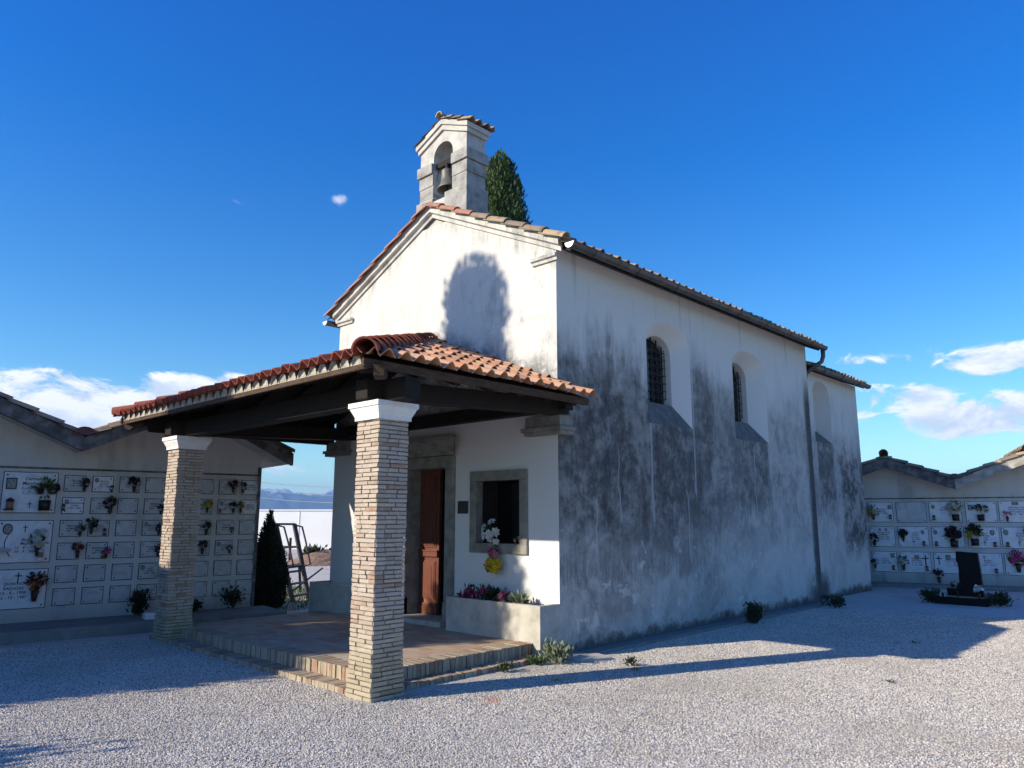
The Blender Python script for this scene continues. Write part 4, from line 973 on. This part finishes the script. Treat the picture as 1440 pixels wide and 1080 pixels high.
for r in range(6):
    for c in range(8):
        k = kind[r][c]
        if k == 'T':
            a, b = random.sample(NM, 2); y = random.randint(1895, 1935)
            ls = [a, b, '%d - %d' % (y, y + random.randint(50, 80))]; ph = [(.05, .06, .06, .07, 'o')] if (r + c) % 2 else None
            LC.slab(cx_[c], rz_[r], .28, .235, ls, 0, ph, None, '4', M_marble if (r, c) in ((0, 1), (1, 0), (0, 7), (1, 7)) else M_slab, ts=.036, tx=.02)
        else: LC.slab(cx_[c], rz_[r], .28, .235, studs='2' if (r * 3 + c) % 4 == 2 else '4')
ordn = ['first', 'second', 'third', 'fourth', 'fifth', 'sixth', 'seventh', 'eighth']; rown = ['top', 'second', 'third', 'fourth', 'fifth', 'bottom']
def lf_(desc, c, r, du, dz, rad, cols, n=10, vase='cone', **k):
    bouquet('%s on the %s small slab, %s row, left columbarium' % (desc, ordn[c], rown[r]), LC.w(cx_[c] + du, .07, rz_[r] - dz), LC.N, rad, cols, n, vase, group='flowers on the left columbarium', **k)
lf_('dark twiggy bunch', 0, 0, .27, .24, .075, ['dark', 'darkred'], 12)
lf_('tiny dark lantern and sprig', 1, 0, .26, .25, .04, ['dark'], 4)
lf_('large dark bouquet', 2, 0, .2, .24, .09, ['dark', 'darkred', 'dark'], 16)
lf_('dark bouquet', 6, 0, .22, .22, .085, ['dark', 'darkred'], 12); lf_('narrow dark bouquet', 7, 0, .0, .22, .06, ['dark'], 8, tall=1.5)
lf_('big dark olive bouquet', 1, 1, .27, .24, .10, ['dark', 'darkred'], 10); lf_('small dark sprig', 3, 1, .24, .25, .06, ['dark'], 6)
lf_('bright yellow flowers', 5, 1, .19, .22, .075, ['yellow'], 26); lf_('dark leafy bunch', 6, 1, .24, .22, .07, ['dark'], 8); lf_('pale yellow and brown flowers', 7, 1, -.02, .22, .07, ['yellow', 'cream', 'orange'], 10)
lf_('dusty dark bunch', 0, 2, .27, .24, .07, ['dark', 'salmon'], 7); lf_('dark green leafy bouquet', 1, 2, .03, .2, .095, ['dark'], 6, lm=M_leaf)
lf_('dark bunch', 3, 2, .24, .24, .07, ['dark'], 8); lf_('dark bouquet with trailing leaves', 5, 2, .2, .24, .085, ['dark'], 8)
lf_('small grey bunch', 6, 2, .24, .22, .04, ['dark'], 5)
lf_('reddish bouquet', 0, 3, .26, .22, .085, ['red', 'darkred', 'salmon', 'red'], 20, lm=M_leaf); lf_('lilac pink drooping flowers', 1, 3, .27, .24, .065, ['lilac', 'pink'], 14)
lf_('dark bouquet', 3, 3, .25, .24, .07, ['dark', 'darkred'], 9); lf_('ragged dark bouquet', 5, 3, .16, .22, .085, ['dark'], 8); lf_('dark spiky sprig', 6, 3, .22, .22, .055, ['dark'], 5)
bouquet('green leaves spilling from a bronze holder on the top large slab, far left', LC.w(.38, .08, 1.76), LC.N, .17, ['dark', 'cream'], 5, 'box', M_leaf, leaves=110, vm=M_bronze, group='flowers on the left columbarium')
bouquet('cream lily bunch above a white lantern on the middle large slab', LC.w(.36, .08, 1.08), LC.N, .13, ['cream', 'white'], 9, 'cone', M_leafd, br=.07, group='flowers on the left columbarium')
bouquet('russet and brown bouquet in a tall vase on the lowest large slab', LC.w(.38, .08, .42), LC.N, .15, ['orange', 'red', 'salmon', 'darkred'], 26, 'cone', M_leafd, br=.04, group='flowers on the left columbarium')
def lantern(label, p, r, h, group, mt=None):
    p = Vector(p); T = thing('grave_lantern', label, 'lantern', tuple(p), 0, group); m = MB(); m.lathe([(r, 0), (r, h * .12), (r * .75, h * .16), (r * .75, h * .7), (r * 1.05, h * .74), (r * .6, h * .9), (r * .1, h)], p, 8); m.build('lantern_body', mt or M_bronze, T)
    m = MB(); m.lathe([(r * .8, h * .2), (r * .8, h * .66)], p, 8); m.build('lantern_glass', petal('salmon'), T)
GL = 'lanterns on the left columbarium'
lantern('dark bronze lantern on the lower left of the top large slab', LC.w(-.06, .08, 1.76), .06, .19, GL); lantern('white glass lantern on the right of the middle large slab', LC.w(.40, .1, 1.03), .045, .17, GL, M_zinc)
lantern('small dark lantern with pink glass on the second small slab of the third row', LC.w(1.24, .06, 1.38), .03, .11, GL); lantern('dark lantern below the drooping pink flowers', LC.w(1.25, .06, 1.03), .03, .12, GL)
lantern('tiny dark lantern on the left of the first small slab, second row', LC.w(.64, .06, 1.76), .025, .11, GL); lantern('tiny dark lantern at the lower left of the seventh small slab, second row', LC.w(3.0, .06, 1.74), .024, .07, GL)
m = MB(); c = LC.w(-.09, .05, 1.17); m.lathe([(.0, -.025), (.10, -.02), (.13, .02), (.06, .045), (0, .05)], c, 12, None, 1, 1); tag(m.build('metal_dish', M_zinc), 'shiny pale metal dish on the left edge of the middle large slab', 'dish')
# plants standing on the kerb
bush('potted_plant', 'dark bushy pot plant on the kerb step just left of the far brick pillar', 'plant', tuple(LC.w(1.8, .3, .12)), .15, .36, 600, M_cypd, .06, 51, 12)
bush('potted_plant', 'low dark plant on the kerb step just right of the far brick pillar', 'plant', tuple(LC.w(2.62, .3, .12)), .16, .17, 400, M_cypd, .05, 52, 10)
bush('potted_plant', 'wide dark climbing plant at the right end of the kerb below the blank slabs', 'plant', tuple(LC.w(3.3, .15, .12)), .22, .34, 260, M_cypd, .06, 53, 12)
m = MB(); LC.box(m, 1.78, 1.98, .62, .84, .12, .21); tag(m.build('stone_block', M_cap, bevel=.01), 'small pale block on the kerb step beside the far brick pillar', 'block')
# grass behind the columbarium end
def grassstrip():
    random.seed(77); m = MB()
    for i in range(5200):
        p = Vector((-8.6, .9, GZ)) + Vector((random.uniform(-2.4, 2.2), random.uniform(-1.0, 1.8), 0)); d = Vector((random.gauss(0, .3), random.gauss(0, .3), 1)); leaf(m, p, d, random.uniform(.04, .12), .012)
    tag(m.build('grass', M_leaf), 'short green grass between the columbarium end and the chapel', 'grass', kind='stuff')
grassstrip()

RC = Colum('columbarium', 'long cream columbarium with large marble slabs on the right behind the chapel', (-.495, 13.144, .05), 17)
za, zb_, th = 3.17, 2.60, .26
zig = [(-4.12, zb_), (-2.62, za), (-1.12, zb_), (.38, za), (1.88, zb_), (3.38, za), (4.88, zb_), (6.4, za), (7.9, zb_), (9.4, za)]
RC.wall(-4.0, 9.2, 0, [(-4.0, 2.43)] + [(u, z - .18) for u, z in zig[1:-1]] + [(9.2, za - .25)], 2.5).build('wall', M_cream, RC.T)
RC.roof(zig, th, .6, 2.6, [M_fasc] * 4 + [M_fascl] * 5)
for uu in (1.88, -1.12, 4.88):
    m = MB(); m.prism([(uu + .16 * math.cos(PI * k / 12), zb_ - .01 + .12 * math.sin(PI * k / 12)) for k in range(13)], lambda u, z: RC.w(u, .62, z), lambda u, z: RC.w(u, -2.2, z)); m.build('valley_drum', M_fasc, RC.T)
for uu in (.38, 3.38): m = MB(); ridge(m, RC.w(uu, .68, za + .06), RC.w(uu, -2.5, za + .06), .1, .38); m.build('ridge_tiles', M_old, RC.T)
m = MB(); RC.box(m, -4, 9, .001, .014, 2.12, 2.15); m.build('ledge_shade_line', M_fasc, RC.T)  # ledge's line of shade, made as a dark strip here too
m = MB(); RC.box(m, -4, 9, -.02, .45, GZ - .1, .05); m.build('kerb_step', M_kerb, RC.T, bevel=.01)
rx = [-.08, .56, 1.30, 2.08, 2.78, 3.50, 4.22]; rr_ = [2.04, 1.425, .80]
TX = {(0, 0): (['GRAZIELLA', 'MARINI', '1921 - 1999'], 0, [(.49, .12, .09, .10, 'r')], None), (0, 1): None, (0, 2): (['SERGIO', 'GREGORUTTI', '4 - 5 - 1934', '7 - 1 - 1997'], 0, [(.08, .12, .09, .1, 'o')], None),
      (0, 3): (['M. TERESINA', 'GREGORUTTI', '5 - 8 - 1933', '2002'], 0, [(.10, .14, .1, .13, 'r')], None), (0, 4): (['VISENTIN LUIGI', 'BUIATTI ROSA', 'MARGHERITA', '1912 - 1988'], 0, [(.33, .05, .13, .07, 'r')], None),
      (1, 0): (['MARIO e IDA', 'ZAMPARO', '1910 - 1983', '1914 - 1999'], 0, [(.22, .07, .06, .07, 'o'), (.36, .07, .06, .07, 'o')], None), (1, 1): (['Rosa', '   Medeot', 'Giuseppe', '   Brandolin'], .3, [(.54, .13, .08, .1, 'o')], [(.33, .32, .13)]),
      (1, 2): (['CIMENTI', 'MARGHERITA', '1919 - 1990'], 0, [(.08, .13, .09, .11, 'o')], None), (1, 3): (['Paolo', '  Marega', '1920', '1994'], .3, [(.50, .13, .1, .13, 'o')], [(.33, .32, .12)]),
      (1, 4): (['Giovanni', 'Medeot', '1915', '1989'], .3, [(.08, .12, .1, .13, 'o')], [(.33, .32, .12)]), (2, 0): (['Bruno', 'Pettarin', '1925 - 2001'], .3, [(.46, .09, .09, .11, 'r')], None),
      (2, 1): (['GALLIUSSI', 'SEVERINO', '5 - 8 - 1909', '2 - 4 - 1986'], 0, [(.36, .12, .10, .1, 'r')], [(.55, .07, .25)]), (2, 2): (['TREU MARIA', 'in GATTESCO', '7 - 9 - 1922', '4 - 6 - 1998'], 0, [(.30, .11, .10, .12, 'r')], [(.10, .07, .22)]),
      (2, 3): (['MARIA', 'ERLAN', '1930 - 1999'], 0, None, [(.28, .05, .1)]), (2, 4): (['ANTONIO', 'FABRIS', '1922 - 1996'], 0, None, [(.3, .05, .1)])}
random.seed(5)
for r in range(3):
    for c in range(7):
        t = TX.get((r, c), (['ANGELO', 'BRESSAN', '1918 - 1991'], 0, None, [(.3, .04, .1)]))
        wd = [.55, .66, .68, .64, .64, .64, .64][c]
        if t is None: RC.slab(rx[c], rr_[r], .66, .50); continue
        RC.slab(rx[c], rr_[r], wd, .49, t[0], t[1], t[2], t[3], '4', ts=.05, tx=.03 if c != 1 else .03, ty=.02)
def rf_(desc, c, r, du, dz, rad, cols, n=10, vase='cone', **k):
    bouquet('%s on the %s slab, %s row, right columbarium' % (desc, ordn[c], ['top', 'middle', 'bottom'][r]), RC.w(rx[c] + du, .09, rr_[r] - dz), RC.N, rad, cols, n, vase, group='flowers on the right columbarium', **k)
rf_('tall cream and yellow flower bunch', 0, 0, .1, .44, .12, ['cream', 'yellow', 'cream'], 22, tall=1.5)
rf_('white rose bunch with dark leaves', 2, 0, .55, .46, .17, ['white', 'cream'], 20, 'box'); rf_('dark long trough with a few white roses', 3, 0, .3, .46, .16, ['white'], 7, 'box', tall=.5, leaves=160)
rf_('single rose pink flower in a slim vase', 4, 0, .14, .48, .09, ['rose', 'pink'], 9, leaves=14)
rf_('dark drooping bunch', 0, 1, .08, .48, .12, ['dark', 'darkred'], 12, tall=1.3); rf_('dark red flower ball in a glass vase', 1, 1, .1, .36, .11, ['darkred', 'dark'], 22)
rf_('very large dark brown bouquet', 2, 1, .46, .48, .18, ['dark', 'darkred', 'dark'], 26, 'box'); rf_('spreading yellow green bouquet', 3, 1, .12, .44, .18, ['dark', 'yellow'], 7, 'box', leaves=170, lm=M_leafd)
rf_('dark red flowers with white petals', 4, 1, .55, .36, .14, ['red', 'darkred', 'salmon'], 18)
rf_('white daisies in a dark vase', 0, 2, .05, .42, .09, ['white', 'cream', 'dark'], 10); rf_('white and pale green bouquet', 1, 2, .05, .44, .13, ['white', 'cream'], 12); 
rf_('dark bunch with one orange bloom', 3, 2, .05, .42, .1, ['dark', 'orange'], 9); rf_('pink and white carnation bouquet', 4, 2, .25, .42, .18, ['pink', 'magenta', 'white', 'red'], 30, lm=M_leaf)
rf_('dark bushy plant in a pot', 2, 2, .06, .72, .12, ['dark'], 8, lm=M_leafd)
GR = 'lanterns on the right columbarium'
for (c, r, du, dz, tx) in ((0, 0, .49, .42, 'dark lantern at the lower right of the first slab, top row'), (2, 0, .08, .44, 'dark lantern with a white flame glass on the third slab, top row'), (1, 1, .55, .46, 'lantern with white glass on the second slab, middle row'), (2, 1, .08, .46, 'low dark lantern on the third slab, middle row'), (3, 1, .53, .46, 'dark lantern on the right of the fourth slab, middle row'), (4, 1, .09, .46, 'round dark lantern on the left of the fifth slab, middle row'), (0, 2, .46, .44, 'small dark lantern at the right of the first slab, bottom row'), (1, 2, .56, .44, 'flat dark lantern at the right of the second slab, bottom row'), (3, 2, .5, .46, 'flat dark lantern at the lower right of the fourth slab, bottom row')):
    lantern(tx, RC.w(rx[c] + du, .08, rr_[r] - dz), .04, .12, GR)

# ------------------------------------------------------------------ black granite grave in front of it
GV = thing('grave', 'black granite grave with upright headstone standing alone in the shaded gravel', 'grave', (2.15, 9.8, GZ))
m = MB(); m.box(1.70, 2.62, 9.62, 10.9, GZ - .03, .10); m.build('grave_kerb', M_granite, GV, bevel=.012)
m = MB(); m.box(1.78, 2.54, 9.70, 10.8, .10, .125); m.build('grave_bed', M_kerb, GV)
m = MB(); m.prism([(2.13, .13), (2.55, .13), (2.54, .6), (2.52, .97), (2.14, .99), (2.13, .80), (2.155, .76), (2.16, .6), (2.15, .4)], lambda x, z: (x, 9.74, z), lambda x, z: (x, 9.84, z)); m.build('headstone', M_granite, GV, bevel=.008)
m = MB(); m.box(1.92, 2.16, 9.72, 9.86, .20, .27); m.box(1.92, 2.16, 9.76, 9.80, .125, .2); m.build('side_shelf', M_granite, GV, bevel=.005)
bouquet('dark flowers with yellow specks at the foot of the black headstone', (2.12, 9.66, .12), FN, .11, ['dark', 'cream', 'dark'], 9, 'cone'); bouquet('white bloom and ribbon on the right of the black headstone', (2.50, 9.62, .10), FN, .09, ['rose', 'white'], 5, 'cone', br=.06)
m = MB(); m.bar((2.45, 9.6, .36), (2.60, 9.58, .28), .05, .008, (0, -1, .2)); tag(m.build('ribbon', M_cap), 'white ribbon laid across the flowers beside the black headstone', 'ribbon')
bush('shrub', 'low green juniper left of the black granite grave', 'shrub', (1.62, 9.75, GZ), .2, .24, 600, M_leafd, .06, 61, 10); bush('shrub', 'low green juniper right of the black granite grave', 'shrub', (2.78, 9.9, GZ), .2, .24, 600, M_leafd, .06, 62, 10)
m = MB(); m.lathe([(.03, 0), (.035, .05), (.028, .08)], (1.86, 9.68, .10), 10); tag(m.build('grave_candle', M_bronze), 'small dark candle jar on the left of the black grave kerb', 'candle')
m = MB(); m.box(1.80, 1.9, 9.66, 9.74, .10, .17); tag(m.build('stone_block', M_slab, bevel=.004), 'small grey block on the front edge of the black grave', 'block')

# ------------------------------------------------------------------ seen under the porch: wall, ladder, cross, heap, wires
FWL = thing('boundary_wall', 'long white cemetery boundary wall in full sun seen beneath the porch', 'wall', (-31, 14.6, GZ), math.atan2(.69, .72))
m = MB(); D_ = Vector((.72, .69, 0)).normalized(); N_ = Vector((D_.y, -D_.x, 0)); c_ = Vector((-31, 14.6, GZ))
def wb(a, b, d0, d1, z0, z1, m):
    P = [c_ + D_ * u + N_ * d + Vector((0, 0, z)) for z in (z0, z1) for d in (d0, d1) for u in (a, b)]; m.add(P, [(0, 1, 3, 2), (4, 6, 7, 5), (0, 4, 5, 1), (2, 3, 7, 6), (0, 2, 6, 4), (1, 5, 7, 3)])
wb(-30, 30, -.25, 0, -.3, 2.08, m); M_bw = simple('bright_white_wall', (.84, .83, .80), .9, .04, .6, .2, .01); m.build('wall_panel', M_bw, FWL)
m = MB(); wb(-30, 30, -.3, .05, 2.08, 2.15, m); m.build('coping', M_bw, FWL)
for i in range(-10, 11): m = MB(); wb(i * 3 - .02, i * 3 + .02, 0, .02, 0, 2.08, m); m.build('panel_joint', M_cap, FWL)
# steel platform ladder
LD = thing('platform_ladder', 'dark steel platform ladder with handrails standing behind the porch', 'ladder', (-8.5, 1.5, GZ))
def at(px, py, d):
    r_ = ray(px, py); return CP + r_ * (d / math.hypot(r_.x, r_.y))
A0, A1, B0, B1 = at(412, 840, 16.3), at(388, 737, 16.9), at(435, 829, 16.9), at(414, 737, 17.5)
A0.z = B0.z = GZ
for n_, (p, q) in (('side_rail', (A0, A1)), ('side_rail', (B0, B1))): m = MB(); m.bar(p, q, .085, .05); m.build(n_, M_steel, LD)
for t in (.07, .22, .37):
    m = MB(); m.bar(A0.lerp(A1, t), B0.lerp(B1, t), .12, .03); m.build('tread', M_steel, LD)
Mz = (A0.lerp(A1, .5) + B0.lerp(B1, .5)) / 2; back = Vector((-.55, .25, 0))
m = MB(); p, q = A0.lerp(A1, .44), B0.lerp(B1, .44); m.add([p, q, q + back, p + back, p - Vector((0, 0, .04)), q - Vector((0, 0, .04)), q + back - Vector((0, 0, .04)), p + back - Vector((0, 0, .04))], [(0, 1, 2, 3), (7, 6, 5, 4), (0, 4, 5, 1), (1, 5, 6, 2), (2, 6, 7, 3), (3, 7, 4, 0)]); m.build('platform', M_iron, LD)
for (p, q) in ((A0, A1), (B0, B1)):
    a = p.lerp(q, .44) + back; m = MB(); f = p + back * 2.6; f.z = GZ; m.bar(a, f, .055, .045); m.build('rear_leg', M_steel, LD)
    m = MB(); o_ = Vector((.13, .12, 0)); m.tube([q + Vector((0, 0, -.02)), q + o_ + Vector((0, 0, -.06)), p.lerp(q, .75) + o_, p.lerp(q, .45) + o_, p.lerp(q, .42)], .02, 6); m.build('handrail', M_steel, LD)
m = MB(); m.bar(A1 - (B1 - A1) * .15, B1, .045, .045); m.build('top_bar', M_steel, LD); m = MB(); m.bar(A0.lerp(A1, .68), B0.lerp(B1, .68), .02, .02); m.build('cross_bar', M_steel, LD)
m = MB(); m.bar(A0.lerp(A1, .12), B0.lerp(B1, .4) + Vector((.3, .3, 0)), .03, .025); m.build('brace', M_steel, LD)
m = MB(); zc = Vector((-19.62, 7.55, GZ)); 
CR = thing('wooden_cross', 'brown wooden grave cross seen through the platform ladder', 'cross', tuple(zc)); m.bar(zc, zc + Vector((0, 0, .95)), .08, .05); m.build('post', M_eave, CR)
m = MB(); m.bar(zc + Vector((-.19, -.2, .62)), zc + Vector((.19, .2, .62)), .07, .06); m.build('crosspiece', M_eave, CR)
bush('shrub', 'dark spiky plant on the grave beside the wooden cross', 'shrub', (-19.0, 8.0, GZ), .5, .55, 500, M_leafd, .2, 71, 9)
def heap():
    random.seed(8); m = MB(); n = 24; c = Vector((-18.4, 8.3, GZ)); vs = []
    for j in range(9):
        for k in range(n):
            a = 2 * PI * k / n; r = (1 - j / 8) * 1.35 * (1 + .12 * mn.noise(Vector((math.cos(a), math.sin(a), j * .3)))); z = .52 * (1 - (1 - j / 8) ** 1.4 if j else 0) + random.uniform(-.02, .02); vs.append(c + Vector((r * math.cos(a) * .9, r * math.sin(a) * 1.3, z if j else -.05)))
    m.add(vs, [(j * n + k, j * n + (k + 1) % n, (j + 1) * n + (k + 1) % n, (j + 1) * n + k) for j in range(8) for k in range(n)]); tag(m.build('earth_heap', M_earth, smooth=False), 'low heap of brown earth in front of the white boundary wall', 'earth heap')
heap()
for i, (ya, yb) in enumerate(((673, 679), (684, 691), (695, 701))):
    m = MB(); a = CP + ray(300, ya - 4) * (75 / FPX); b = CP + ray(560, yb + 5) * (75 / FPX); m.tube([a.lerp(b, t) - Vector((0, 0, .5 * math.sin(PI * t))) for t in [k / 10 for k in range(11)]], .028, 5); tag(m.build('power_line', M_zinc), ['topmost', 'middle', 'lowest'][i] + ' of the three thin pale power lines crossing before the mountains', 'cable', 'power lines')
